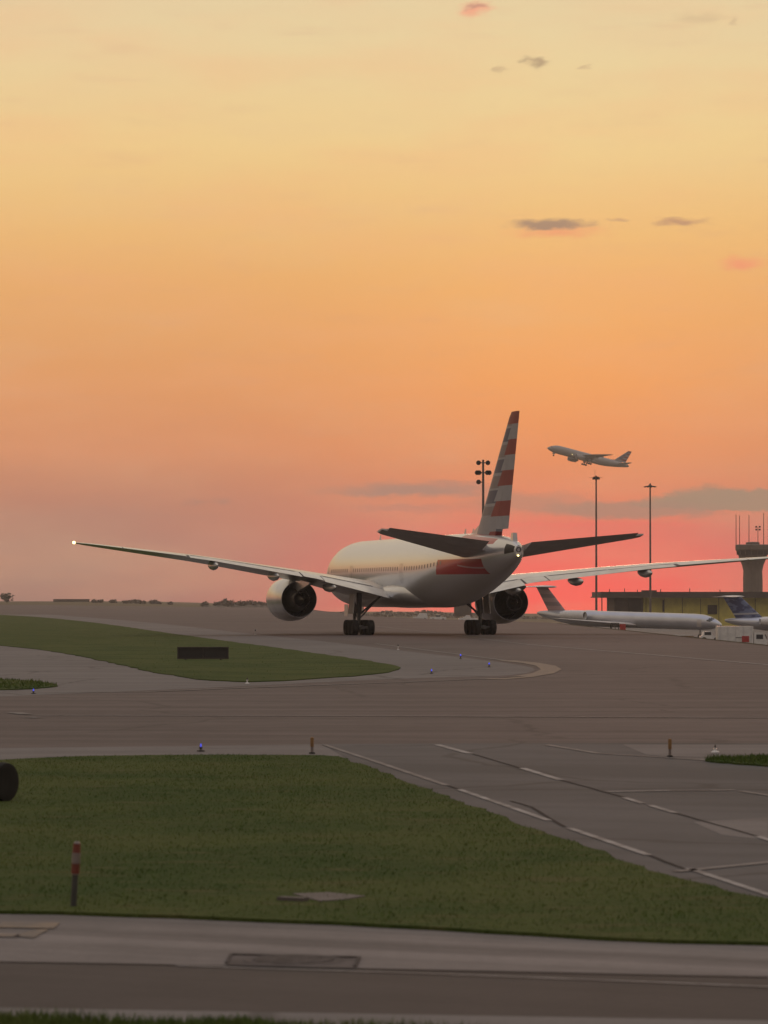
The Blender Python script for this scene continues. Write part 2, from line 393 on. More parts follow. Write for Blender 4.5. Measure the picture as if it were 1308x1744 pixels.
# paint on the pavement (children of the taxiway sheet)
def line_px(name, pts, wid, m, z=ZP, parent=taxi):
    P0 = [Vector(gnd(x, y, z)) for x, y in pts]; L, Rr = [], []
    for i, p in enumerate(P0):
        t = (P0[min(i + 1, len(P0) - 1)] - P0[max(i - 1, 0)]).normalized(); nrm = Vector((-t.y, t.x)) * wid / 2
        L.append(p + nrm); Rr.append(p - nrm)
    n = len(P0)
    b = MB(); b.add([(q.x, q.y, z) for q in L + Rr], [(i, i + 1, n + i + 1, n + i) for i in range(n - 1)])
    return b.build(name, m, parent, smooth=0)
for pts, wd, m in [([(552, 1268), (650, 1300), (760, 1337)], .12, 'faint_paint'), ([(782, 1344), (935, 1397)], .11, 'white_paint'), ([(970, 1410), (1105, 1456)], .11, 'white_paint'),
                   ([(1172, 1478), (1308, 1523), (1400, 1553)], .1, 'white_paint'),
                   ([(745, 1268), (800, 1283)], .16, 'white_paint'), ([(890, 1308), (955, 1328)], .14, 'white_paint'), ([(1063, 1358), (1095, 1368)], .11, 'white_paint'), ([(1107, 1371), (1150, 1384)], .11, 'white_paint'),
                   ([(1290, 1424), (1360, 1446)], .1, 'white_paint'),
                   ([(930, 1268), (1020, 1283), (1140, 1290), (1400, 1309)], .16, 'faint_paint'),
                   ([(1034, 1348), (1140, 1346)], .20, 'white_paint'), ([(1210, 1346), (1250, 1345)], .2, 'white_paint'), ([(1262, 1347), (1308, 1354), (1400, 1370)], .13, 'faint_paint'), ([(1140, 1346), (1210, 1346)], .16, 'faint_paint'),
                   ([(1150, 1484), (1308, 1468), (1420, 1457)], .16, 'faint_paint'),
                   ([(40, 1218), (650, 1219), (1308, 1222), (1500, 1223)], .28, 'faint_paint'), ([(22, 1213), (45, 1216)], .4, 'faint_paint'), ([(45, 1221), (68, 1222)], .4, 'faint_paint'),
                   ([(895, 1097), (1100, 1114), (1308, 1132), (1420, 1142)], .28, 'white_paint'), ([(640, 1066), (760, 1080), (895, 1097)], .28, 'faint_paint'),
                   ([(0, 1180), (250, 1178), (420, 1171), (700, 1161), (820, 1156), (890, 1152)], .3, 'faint_paint'),
                   ([(840, 1157), (890, 1152.5), (925, 1146.5), (939, 1140), (930, 1134), (905, 1129), (860, 1124.5)], .9, 'yellow_paint'),
                   ([(860, 1124.5), (780, 1114), (640, 1096)], .3, 'faint_paint'),
                   ([(300, 1644), (480, 1650), (654, 1655), (980, 1667), (1308, 1680), (1600, 1692)], .05, 'white_paint')]:
    line_px('painted_line', pts, wd, m)
for q in ([(4, 1570), (102, 1571), (92, 1581), (-6, 1579)], [(62, 1583), (84, 1582), (58, 1597), (22, 1594)], [(0, 1590), (34, 1591), (30, 1596), (-6, 1595)]):
    pxpoly('painted_mark', q, ZP, 'yellow_paint', parent=taxi)
for pts in ([(805, 1284), (850, 1297), (890, 1309)], [(955, 1328), (1010, 1343), (1063, 1358)], [(1150, 1384), (1230, 1407), (1290, 1424)], [(760, 1337), (800, 1350), (880, 1378)], [(870, 1364), (905, 1374), (940, 1396), (962, 1408)],
            [(1105, 1456), (1150, 1474), (1180, 1484)], [(600, 1270), (700, 1270), (745, 1269)], [(1140, 1288), (1200, 1290), (1230, 1293)], [(320, 1274), (400, 1274), (440, 1274)],
            [(1130, 1290), (1150, 1290)], [(690, 1137), (740, 1137), (800, 1136)], [(0, 1637.5), (400, 1645), (1308, 1664)]):
    # uneven sealed joints
    p2 = []
    for i in range(len(pts) - 1):
        for k in range(5):
            t = k / 5; p2.append((pts[i][0] * (1 - t) + pts[i+1][0] * t, pts[i][1] * (1 - t) + pts[i+1][1] * t + random.uniform(-.35, .35)))
    p2.append(pts[-1]); line_px('joint_seal', p2, .055, 'crack', ZP - 0.003)
#pxpoly('asphalt_patch', [(560, 1269), (900, 1269), (962, 1301), (1000, 1304), (880, 1302), (640, 1298)], Z2 + 0.002, 'concrete', parent=taxi)
#pxpoly('asphalt_patch', [(920, 1290), (1080, 1293), (1240, 1330), (1308, 1345), (1308, 1372), (1120, 1348)], Z2 + 0.002, 'road_dark', parent=taxi)
pxpoly('asphalt_patch', [(1180, 1400), (1308, 1392), (1308, 1430), (1230, 1422)], Z2 + 0.002, 'concrete', parent=taxi)

# ------------------------------------------------------------------ aircraft materials
simple('silver', (0.58, 0.58, 0.59), 0.30, metal=0.55, coat=0.2, var=0.06, scale=0.5)
simple('wing_grey', (0.52, 0.52, 0.53), 0.30, metal=0.5, coat=0.2, var=0.10, scale=0.8)
simple('under_grey', (0.46, 0.43, 0.41), 0.5, var=0.12, scale=0.8)
simple('nacelle', (0.54, 0.54, 0.56), 0.28, metal=0.55, coat=0.2, var=0.07, scale=0.8)
simple('dark_metal', (0.035, 0.032, 0.03), 0.55, metal=0.3, var=0.3, scale=3)
simple('hot_metal', (0.13, 0.115, 0.105), 0.42, metal=0.7, var=0.25, scale=3)
simple('gear_metal', (0.08, 0.077, 0.075), 0.45, metal=0.2, var=0.2, scale=3)
simple('tyre', (0.018, 0.017, 0.016), 0.85, var=0.3, scale=4, spec=0.2)
simple('rim', (0.22, 0.22, 0.22), 0.45, metal=0.4)
simple('glass', (0.02, 0.024, 0.03), 0.08, coat=0.3, var=0.1)
simple('cabin_glass', (0.22, 0.21, 0.205), 0.5, var=0.1, spec=0.2)
simple('white', (0.62, 0.61, 0.60), 0.45, coat=0.1, var=0.08)
simple('jet_skin', (0.46, 0.47, 0.51), 0.35, metal=0.6, coat=0.1, var=0.06, scale=.3)
simple('navy', (0.018, 0.026, 0.06), 0.4, coat=0.2, var=0.2)
simple('red', (0.36, 0.03, 0.03), 0.45, var=0.15)
simple('orange', (0.20, 0.105, 0.035), 0.6, var=0.15, scale=8)
emis('white_light', (1.0, 0.78, 0.30), 5.0)
emis('blue_light', (0.06, 0.09, 0.9), 0.75)

def tail_paint():
    """silver fin with red, white and blue flag stripes"""
    m, t, b = mat('fin_stripes')
    c = t.new('ShaderNodeTexCoord').outputs['Object']; x, y, z = t.xyz(c)
    s_ = t.m('SUBTRACT', 31.8, y)                       # metres aft of the nose
    le = t.m('ADD', 51.2, t.m('MULTIPLY', t.m('SUBTRACT', z, 8.3), 1.01))
    te = t.m('ADD', 60.5, t.m('MULTIPLY', t.m('SUBTRACT', z, 8.3), 0.312))
    u = t.m('DIVIDE', t.m('SUBTRACT', s_, le), t.m('SUBTRACT', te, le))
    row = t.m('DIVIDE', t.m('SUBTRACT', z, 8.57), 1.21)
    fl = t.m('FLOOR', row)
    odd = t.m('ABSOLUTE', t.m('MODULO', fl, 2.0))
    wave = t.m('ADD', 0.46, t.m('MULTIPLY', t.m('FRACT', row), 0.08))
    aft = t.m('GREATER_THAN', u, wave)
    n = t.noise(c, 1.0, 4.0)
    fr = t.m('FRACT', row)
    silver = (0.25, 0.255, 0.28, 1); red = (0.20, 0.032, 0.036, 1); blue = (0.065, 0.078, 0.125, 1); grey = (0.17, 0.15, 0.165, 1)
    aftc = t.mix(odd, silver, red)
    fr2 = t.m('FRACT', t.m('ADD', row, 0.12))
    odd2 = t.m('ABSOLUTE', t.m('MODULO', t.m('FLOOR', t.m('ADD', row, 0.12)), 2.0))
    blue_here = t.m('MULTIPLY', t.m('LESS_THAN', fr2, 0.86), t.m('SUBTRACT', 1.0, odd2))
    fw = t.mix(blue_here, silver, blue)
    dull = t.m('MULTIPLY', odd2, t.m('LESS_THAN', fr2, 0.80))
    fw = t.mix(dull, fw, grey)
    fw = t.mix(t.m('LESS_THAN', z, 9.9), fw, silver)
    fw = t.mix(t.m('GREATER_THAN', z, 17.04), fw, red)
    col = t.mix(aft, fw, aftc)
    col = t.mix(t.m('LESS_THAN', u, 0.13), col, (0.26, 0.25, 0.25, 1))
    col = t.mix(t.m('MULTIPLY', t.m('GREATER_THAN', z, 17.04), t.m('GREATER_THAN', u, 0.1)), col, red)
    k = t.v('SCALE', col); t.put(k.node.inputs['Scale'], t.smooth(n, 0.3, 0.7, 0.92, 1.06))
    t.put(b.inputs['Base Color'], k); b.inputs['Roughness'].default_value = 0.5; b.inputs['Specular IOR Level'].default_value = 0.25
    return m
def body_paint():
    m, t, b = mat('fuselage_paint')
    c = t.new('ShaderNodeTexCoord').outputs['Object']; x, y, z = t.xyz(c)
    s_ = t.m('SUBTRACT', 31.8, y); n = t.noise(t.v('MULTIPLY', c, (1, 0.25, 1)), 0.35, 1.5)
    silver = (0.62, 0.62, 0.63, 1); red = (0.36, 0.018, 0.022, 1)
    def inside(v, a, b_): return t.m('MULTIPLY', t.m('GREATER_THAN', v, a), t.m('LESS_THAN', v, b_))
    zz = t.m('ADD', z, t.m('MULTIPLY', t.m('SUBTRACT', s_, 55.0), 0.0))
    lo = t.m('MULTIPLY', inside(s_, t.m('ADD', 48.3, t.m('MULTIPLY', t.m('SUBTRACT', z, 5.2), 0.4)), 58.4), inside(zz, 5.12, 6.35))
    # pale swoosh crossing the lower stripe
    sw = t.m('ADD', 5.62, t.m('MULTIPLY', t.m('POWER', t.m('MULTIPLY', t.m('SUBTRACT', s_, 57.6), 0.16), 2.0), 0.55))
    swm = t.m('MULTIPLY', t.m('LESS_THAN', t.m('ABSOLUTE', t.m('SUBTRACT', z, sw)), 0.055), inside(s_, 53.5, 59.4))
    lo = t.m('MULTIPLY', lo, t.m('SUBTRACT', 1.0, t.m('MULTIPLY', swm, 0.6)))
    top = t.m('SUBTRACT', 8.42, t.m('MULTIPLY', t.m('SUBTRACT', s_, 51.0), 0.055))
    bot = t.m('ADD', 7.25, t.m('MULTIPLY', t.m('SUBTRACT', s_, 51.0), 0.03))
    hi = t.m('MULTIPLY', inside(s_, t.m('SUBTRACT', 50.6, t.m('MULTIPLY', t.m('SUBTRACT', z, 8.4), 1.2)), 60.0), inside(z, bot, top))
    stripe2 = t.m('MULTIPLY', inside(s_, 51.5, 61.2), t.m('GREATER_THAN', z, 8.28))
    f = t.m('MAXIMUM', lo, t.m('MAXIMUM', hi, stripe2))
    # grime along the keel and behind the wing
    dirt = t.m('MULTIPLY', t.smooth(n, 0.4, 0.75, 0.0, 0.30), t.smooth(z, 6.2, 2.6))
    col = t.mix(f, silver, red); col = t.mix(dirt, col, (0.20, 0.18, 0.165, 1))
    t.put(b.inputs['Base Color'], col); b.inputs['Roughness'].default_value = 0.3
    t.put(b.inputs['Metallic'], t.m('MULTIPLY', t.m('SUBTRACT', 1.0, f), 0.62))
    b.inputs['Coat Weight'].default_value = 0.15; b.inputs['Coat Roughness'].default_value = 0.12
    return m
tail_paint(); body_paint()

# ------------------------------------------------------------------ lofted shapes
def hermite(xs, ys):
    xs = np.array(xs, float); ys = np.array(ys, float); dlt = np.diff(ys) / np.diff(xs); m = np.zeros_like(ys)
    m[1:-1] = np.where(dlt[:-1] * dlt[1:] > 0, 2 * dlt[:-1] * dlt[1:] / (dlt[:-1] + dlt[1:] + 1e-12), 0); m[0] = dlt[0]; m[-1] = dlt[-1]
    def f(x):
        i = int(np.clip(np.searchsorted(xs, x) - 1, 0, len(xs) - 2)); h = xs[i+1] - xs[i]; t = (x - xs[i]) / h
        return float((2*t**3 - 3*t**2 + 1) * ys[i] + (t**3 - 2*t**2 + t) * h * m[i] + (-2*t**3 + 3*t**2) * ys[i+1] + (t**3 - t**2) * h * m[i+1])
    return f
class Body:
    """fuselage given by stations (metres aft of nose, half width, centre height, half height)"""
    def __init__(s, st, y0):
        q = list(zip(*st)); s.y0 = y0; s.s = q[0]
        s.w = hermite(q[0], q[1]); s.z = hermite(q[0], q[2]); s.h = hermite(q[0], q[3])
    def pt(s, t, a, off=0.0):      # a: angle from the top, to the right
        return (math.sin(a) * (s.w(t) + off), s.y0 - t, s.z(t) + math.cos(a) * (s.h(t) + off))
    def mesh(s, stations, n=48):
        return MB().loft([[s.pt(t, 2 * math.pi * k / n) for k in range(n)] for t in stations])
    def patch(s, s0, s1, a0, a1, off, ns=3, na=4, s0b=None, s1b=None):
        b = MB(); s0b = s0 if s0b is None else s0b; s1b = s1 if s1b is None else s1b; o, i = [], []
        for k in range(na + 1):
            t = k / na; a = a0 + (a1 - a0) * t; p0, p1 = s0 + (s0b - s0) * t, s1 + (s1b - s1) * t
            o.append([s.pt(p0 + (p1 - p0) * j / ns, a, off) for j in range(ns + 1)])
            i.append([s.pt(p0 + (p1 - p0) * j / ns, a, -0.02) for j in range(ns + 1)])
        for k in range(na):
            for j in range(ns):
                b.add([o[k][j], o[k][j+1], o[k+1][j+1], o[k+1][j]], [(0, 1, 2, 3)])
        return b

def foil(t, tc, camber=0.018):
    yt = 5 * tc * (0.2969 * math.sqrt(t) - 0.1260 * t - 0.3516 * t*t + 0.2843 * t**3 - 0.1036 * t**4)
    yc = camber * 4 * t * (1 - t)
    return yc + yt, yc - yt
class Wing:
    """stations: (span x, leading edge s, trailing edge s, height, thickness ratio, incidence deg)"""
    def __init__(s, st, y0, side, camber=0.018, vertical=False):
        s.st = st; s.y0 = y0; s.side = side; s.camber = camber; s.vert = vertical
        q = list(zip(*st)); s.q = [np.array(c, float) for c in q]
    def par(s, x): return [float(np.interp(x, s.q[0], c)) for c in s.q[1:]]
    def pos(s, x, t, zrel):
        le, te, z, tc, inc = s.par(x); c = te - le
        a = R(inc); u = (t - 0.3) * c; v = zrel * c
        sa = le + 0.3 * c + u * math.cos(a) + v * math.sin(a); za = z - u * math.sin(a) + v * math.cos(a)
        if s.vert: return Vector((v, s.y0 - (le + t * c), x))
        return Vector((s.side * x, s.y0 - sa, za))
    def ring(s, x, t0, t1, n=14, defl=0.0, back=0.0, down=0.0):
        le, te, z, tc, inc = s.par(x); ts = [t0 + (t1 - t0) * (1 - math.cos(math.pi * k / n)) / 2 for k in range(n + 1)]
        up = [s.pos(x, t, foil(t, tc, s.camber)[0]) for t in ts]; lo = [s.pos(x, t, foil(t, tc, s.camber)[1]) for t in ts]
        pts = up + lo[::-1]
        if t0 == 0: pts = up + lo[:0:-1]
        if defl or back or down:
            piv = (up[0] + lo[0]) / 2; a = R(defl); out = []
            for p in pts:
                q = p - piv; yb, zb = -q.y, q.z
                yb, zb = yb * math.cos(a) + zb * math.sin(a), -yb * math.sin(a) + zb * math.cos(a)
                out.append(piv + Vector((q.x, -yb - back, zb - down)))
            pts = out
        return pts
    def slab(s, xs, t0, t1, n=14, **kw): return MB().loft([s.ring(x, t0, t1, n, **kw) for x in xs])
def frange(a, b_, n): return [a + (b_ - a) * k / n for k in range(n + 1)]

def wheel(parent, c, r, wd, axis='x'):
    prof = [(-wd/2, r*.55), (-wd/2, r*.86), (-wd*.40, r*.96), (-wd*.2, r), (wd*.2, r), (wd*.40, r*.96), (wd/2, r*.86), (wd/2, r*.55)]
    o = MB().revolve(prof, c, axis, 24).build('wheel', 'tyre', parent)
    return o

# ------------------------------------------------------------------ the wide-body twin
Y0 = 31.8
BODY = Body([(0, .03, 4.72, .03), (.25, .45, 4.75, .42), (.7, .85, 4.8, .8), (1.6, 1.4, 4.9, 1.32), (3, 2.02, 5.08, 1.95), (5, 2.62, 5.3, 2.55), (7.5, 2.98, 5.45, 2.96), (10.5, 3.1, 5.5, 3.1),
             (41, 3.1, 5.5, 3.1), (45, 3.04, 5.6, 3.0), (49, 2.8, 5.85, 2.72), (53, 2.4, 6.15, 2.32), (57, 1.85, 6.45, 1.85), (60, 1.32, 6.68, 1.42), (62, .88, 6.82, 1.05), (63.2, .52, 6.9, .72), (63.75, .26, 6.93, .45)], Y0)
def body_parts(root):
    f = BODY.mesh([0, .08, .25, .5, .8, 1.2, 1.7, 2.3, 3, 4, 5, 6, 7.5, 9, 10.5] + frange(13, 41, 10) + frange(42, 62, 20) + [62.6, 63.1, 63.5, 63.75])
    fo = f.build('fuselage', 'fuselage_paint', root)
    # auxiliary power exhaust at the tail end, tail light, blade aerials
    MB().revolve([(0.05, .20), (-.06, .20), (-.07, .15), (0.3, .13)], (0.0, Y0 - 63.78, 7.02), 'y', 20).build('exhaust_outlet', 'dark_metal', fo)
    e = MB(); e.loft([[BODY.pt(t, a, .015) for a in frange(-1.75, -0.85, 6)] for t in (62.35, 62.75, 63.2, 63.6)], cap=False, closed=False); e.build('exhaust_door', 'dark_metal', fo)
    MB().revolve([(-.06, .015), (-.045, .045), (0, .065), (.045, .045), (.06, .015)], (-0.05, Y0 - 63.88, 6.55), 'z', 12).build('tail_light', 'white_light', fo)
    for s_, h in ((16, .45), (47, .4), (49.6, .4)):
        zt = BODY.z(s_) + BODY.h(s_)
        MB().loft([[(-.03, Y0 - s_ + .3, zt - .05), (.03, Y0 - s_ + .3, zt - .05), (.03, Y0 - s_ - .3, zt - .05), (-.03, Y0 - s_ - .3, zt - .05)],
                   [(-.01, Y0 - s_ - .05, zt + h), (.01, Y0 - s_ - .05, zt + h), (.01, Y0 - s_ - .35, zt + h), (-.01, Y0 - s_ - .35, zt + h)]]).build('blade_aerial', 'silver', fo)
    for sd_ in (-1, 1):
        for (s0, s1, a0, a1, k0, k1) in ((2.05, 2.75, .05, .55, 2.0, 2.7), (2.12, 2.9, .6, 1.0, 2.2, 3.0), (2.35, 3.2, 1.02, 1.28, 2.7, 3.3)):
            BODY.patch(s0, s1, sd_ * a0, sd_ * a1, .012, s0b=k0, s1b=k1).build('cockpit_window', 'glass', fo)
    for sd_ in (-1, 1):
        a_ = 1.50
        doors = (7.2, 17.6, 37.0)
        s_ = 9.2
        while s_ < 50.0:
            if all(abs(s_ - q) > 1.0 for q in doors):
                BODY.patch(s_ - .13, s_ + .13, sd_ * (a_ - .055), sd_ * (a_ + .055), .006, 1, 2).build('cabin_window', 'cabin_glass', fo)
            s_ += .86
        for q in doors:
            BODY.patch(q - .52, q + .52, sd_ * 1.36, sd_ * 1.92, .010, 2, 8).build('cabin_door', 'wing_grey', fo)
    # belly fairing between the wings
    rings = []
    for s_, wd, zc, hh in ((18.5, .6, 3.4, .4), (20, 2.3, 3.45, .9), (23, 3.15, 3.5, 1.08), (28, 3.4, 3.5, 1.15), (33, 3.4, 3.55, 1.15), (37, 3.0, 3.6, 1.1), (40, 1.9, 3.4, .85), (42.5, .6, 3.1, .5)):
        rings.append([(wd * math.copysign(abs(math.sin(a)) ** .8, math.sin(a)), Y0 - s_, zc + hh * math.copysign(abs(math.cos(a)) ** .9, math.cos(a))) for a in frange(0, 2 * math.pi, 36)[:-1]])
    MB().loft(rings).build('belly_fairing', 'silver', root)
def wing_parts(root, side):
    st = [(1.5, 18.4, 34.3, 3.45, .125, 2.2), (3.1, 19.5, 34.2, 3.68, .12, 2.0), (9.8, 24.1, 33.9, 4.9, .10, .6), (20, 31.0, 37.3, 6.2, .09, -.6), (29.7, 37.4, 40.2, 7.15, .085, -1.2), (31.0, 38.7, 40.8, 7.26, .08, -1.2), (32.0, 40.3, 41.2, 7.34, .07, -1.2)]
    W_ = Wing(st, Y0, side)
    wo_ = MB()
    wo_.loft([W_.ring(x, 0, .80, 16) for x in frange(1.5, 3.1, 1) + frange(4, 9.8, 4) + frange(11.5, 29.7, 12) + [31.0, 32.0]])
    o = wo_.build('wing', 'wing_grey', root)
    for nm, x0, x1, df in (('flap', 3.3, 9.0, 4), ('flaperon', 9.15, 11.0, 2), ('flap', 11.15, 21.6, 3), ('aileron', 21.9, 27.6, 0)):
        W_.slab(frange(x0, x1, 5), .805, 1.0, 8, defl=df, back=.03, down=.02 if nm == 'flap' else 0.0).build(nm, 'wing_grey', o)
    W_.slab([27.7, 29.7, 31.0, 32.0], .80, 1.0, 8).build('wing_tip', 'wing_grey', o)
    for x0, x1 in ((4.2, 8.8), (11.5, 16.2), (16.4, 21.4)):       # spoilers, a hair proud of the skin
        b = MB(); q = []
        for x in (x0, x1):
            le, te, z, tcn, inc = W_.par(x)
            q += [W_.pos(x, .70, foil(.70, tcn)[0] + .0012), W_.pos(x, .80, foil(.80, tcn)[0] + .004)]
        n = Vector((0, 0, -.03)); p = [q[0], q[1], q[3], q[2]]
        b.loft([[a + n for a in p], p]); b.build('spoiler', 'silver', o)
    for x, L in ((8.3, 5.6), (13.6, 4.8), (19.3, 4.2)):
        le, te, z, tcn, inc = W_.par(x); ring = []
        zt = W_.pos(x, .85, -.02).z
        for k, (t, r) in enumerate(((0, .03), (.12, .2), (.3, .34), (.55, .40), (.78, .34), (.93, .18), (1, .03))):
            yy = Y0 - (te + .9) + L * (1 - t); zc = zt - .16 - .10 * math.sin(math.pi * t) - .14 * t
            ring.append([(side * x + r * .8 * math.sin(a), yy, zc + r * .95 * math.cos(a)) for a in frange(0, 2 * math.pi, 16)[:-1]])
        MB().loft(ring).build('flap_track_fairing', 'wing_grey', o)
    p = W_.pos(32.0, .95, 0)
    MB().revolve([(-.12, .02), (-.09, .09), (0, .13), (.09, .09), (.12, .02)], (p.x + side * .03, p.y, p.z), 'z', 12).build('wing_tip_light', 'white_light', o)
    # engine
    c = (side * 9.75, Y0 - .7, 2.98)
    nac = [(a_, r_ * .97) for a_, r_ in [(-19.25, 1.58), (-19.3, 1.70), (-19.6, 1.82), (-20.4, 1.97), (-21.6, 2.03), (-23.2, 1.99), (-24.6, 1.84), (-25.7, 1.66), (-25.7, 1.62), (-24.6, 1.66), (-23, 1.6), (-21, 1.48), (-19.9, 1.44), (-19.4, 1.50)]]
    en = MB().revolve(nac, c, 'y', 48, closed=True).build('engine', 'nacelle', root)
    MB().revolve([(-21.4, 1.5), (-22.9, 1.62), (-23.0, .9), (-22.9, .3), (-21.4, .25)], c, 'y', 40).build('fan', 'dark_metal', en)
    MB().revolve([(-22.8, 1.05), (-24.4, 1.12), (-25.6, .98), (-26.8, .72), (-26.8, .66), (-25.8, .66), (-25.2, .7), (-22.9, .8)], c, 'y', 36, closed=True).build('core_cowl', 'hot_metal', en)
    MB().revolve([(-25.0, .66), (-25.2, .5), (-26.2, .44), (-27.2, .24), (-27.7, .03)], c, 'y', 28).build('exhaust_cone', 'hot_metal', en)
    for k in range(14):
        a = 2 * math.pi * k / 14; rot = Matrix.Rotation(-a, 3, 'Y')
        cc = Vector((math.sin(a) * 1.36, 0, math.cos(a) * 1.36))
        MB().box((c[0] + cc.x, c[1] - 23.35, c[2] + cc.z), (.03, .5, .5), rot).build('guide_vane', 'dark_metal', en)
    rings = []
    for s_, z0, z1, wd in ((20.6, 4.8, 5.0, .10), (22.5, 4.2, 5.0, .30), (24.5, 3.75, 4.95, .34), (26.5, 3.55, 4.85, .30), (29.0, 3.95, 4.6, .18), (31, 4.3, 4.45, .06)):
        rings.append([(side * 9.8 + a * wd, Y0 - s_, z) for a, z in ((-1, z0), (1, z0), (1, z1), (-1, z1))])
    MB().loft(rings).build('pylon', 'nacelle', o)
def tail_parts(root):
    F = Wing([(7.6, 50.5, 60.2, 0, .10, 0), (8.3, 51.2, 60.5, 0, .10, 0), (17.6, 60.6, 63.4, 0, .09, 0), (18.02, 61.2, 63.5, 0, .06, 0)], Y0, 1, camber=0.0, vertical=True)
    fin = MB().loft([F.ring(x, 0, .70, 14) for x in [7.6, 8.3, 10, 12, 14, 16, 17.6, 18.02]]).build('fin', 'fin_stripes', root)
    F.slab([8.75, 10, 12, 14, 16, 17.6, 18.0], .703, 1.0, 8).build('rudder', 'fin_stripes', fin)
    d_ = MB(); d_.loft([[(-.03, Y0 - s_, 8.3), (.03, Y0 - s_, 8.3), (.03, Y0 - s_, z), (-.03, Y0 - s_, z)] for s_, z in ((48.6, 8.5), (50, 8.75), (51.6, 9.2))]); d_.build('dorsal_fillet', 'silver', fin)
    MB().box((0.0, Y0 - 62.35, 8.0), (.42, .75, .75), taper=.75).build('tail_block', 'silver', root)
    for side in (-1, 1):
        T = Wing([(.8, 53.0, 61.2, 6.75, .10, -7.5), (1.6, 53.6, 61.4, 6.88, .10, -7.5), (10.3, 59.9, 62.8, 8.28, .09, -7.5), (10.75, 60.7, 63.0, 8.36, .07, -7.5)], Y0, side, camber=-.006)
        t = MB().loft([T.ring(x, 0, .70, 12) for x in [.8, 1.6, 3.5, 6, 8.5, 10.3, 10.75]]).build('tailplane', 'under_grey', root)
        T.slab([1.75, 4, 7, 10.2], .705, 1.0, 6, defl=-2).build('elevator', 'under_grey', t)
def gear_parts(root):
    gs = []
    for sd_ in (-1, 1):
        x = sd_ * 5.49
        g = MB()
        g.tube((x, 0, .75), (x, 0, 2.0), .16); g.tube((x, 0, 1.9), (x - sd_ * .05, .1, 3.7), .25)
        g.tube((x, 1.55, .68), (x, -1.55, .68), .17)
        for y in (-1.45, 0, 1.45): g.tube((x - .62, y, .66), (x + .62, y, .66), .11)
        go = g.build('main_landing_gear', 'gear_metal', root); gs.append(go)
        b = MB(); b.tube((x, 0, 1.75), (x - sd_ * 2.0, .2, 3.4), .09); b.tube((x, -.25, 1.45), (x - sd_ * 1.7, -.5, 3.3), .07); b.build('side_brace', 'gear_metal', go)
        b = MB(); b.tube((x, 0, 1.7), (x + sd_ * .1, 2.4, 3.5), .09); b.tube((x, .1, 1.2), (x + sd_ * .3, .9, 2.4), .05); b.build('drag_brace', 'gear_metal', go)
        MB().box((x + sd_ * .62, .1, 2.75), (.07, 1.9, 1.75), Matrix.Rotation(sd_ * -.10, 3, 'Y')).build('gear_door', 'under_grey', go)
        for y in (-1.45, 0, 1.45):
            for xo in (-.70, .70):
                wo_ = wheel(go, (x + xo, y, .66), .66, .52)
    y = Y0 - 5.9; g = MB()
    g.tube((0, y, .55), (0, y, 3.0), .15); g.tube((-.5, y, .52), (.5, y, .52), .09); g.tube((0, y, 1.3), (0, y - 1.8, 3.0), .08)
    go = g.build('nose_landing_gear', 'gear_metal', root); gs.append(go)
    for xo in (-.38, .38): wheel(go, (xo, y, .52), .52, .36)
    for sx in (-1, 1): MB().box((sx * .75, y + .2, 2.1), (.05, 1.5, 1.1)).build('gear_door', 'silver', go)
    return gs
jet = thing('airliner', 'large twin-engine airliner with red, white and blue striped fin taxiing away on the taxiway', 'airplane', (0, 0, 0))
body_parts(jet); wing_parts(jet, -1); wing_parts(jet, 1); tail_parts(jet)
GEARS = gear_parts(jet)
p = gnd(713.5, 1081)
jet.location = (3.15, 300.0, 0.0); jet.rotation_euler = (0, 0, R(13.3))

# the departing one is the same type, caught nose-up
fly = copy_tree(jet)
tag(fly, 'distant dusk-shaded airliner climbing nose-up in the orange sky with its wheels still down', 'airplane')
Dk = 2490.0
# a body leaning on its springs: everything but the landing gear rolls a little to the right
for ch in jet.children:
    if ch not in GEARS: ch.rotation_euler = (0, R(0.85), 0)
c0 = at(932, 763, Dk)
yaw, pit = R(90 + 14), R(13.6)
rotm = Matrix.Rotation(yaw, 4, 'Z') @ Matrix.Rotation(pit, 4, 'X') @ Matrix.Rotation(R(2), 4, 'Y')
nose_off = rotm @ Vector((0, Y0, 4.7))
fly.rotation_euler = rotm.to_euler(); fly.location = c0 - nose_off
simple('shaded_skin', (0.30, 0.29, 0.29), 0.5, var=0.06, scale=.5)  # darker, duller copy of the skin paints: backlit shade put into the colour
def shade_skins(o):
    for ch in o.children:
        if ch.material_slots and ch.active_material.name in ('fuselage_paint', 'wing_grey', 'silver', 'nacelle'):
            ch.material_slots[0].link = 'OBJECT'; ch.material_slots[0].material = MATS['shaded_skin']
        shade_skins(ch)
shade_skins(fly)
lp = MB().revolve([(-.16, .03), (-.11, .11), (0, .16), (.11, .11), (.16, .03)], (-3.2, Y0 - 18.6, 4.3), 'z', 12).build('landing_light', 'white_light', fly)

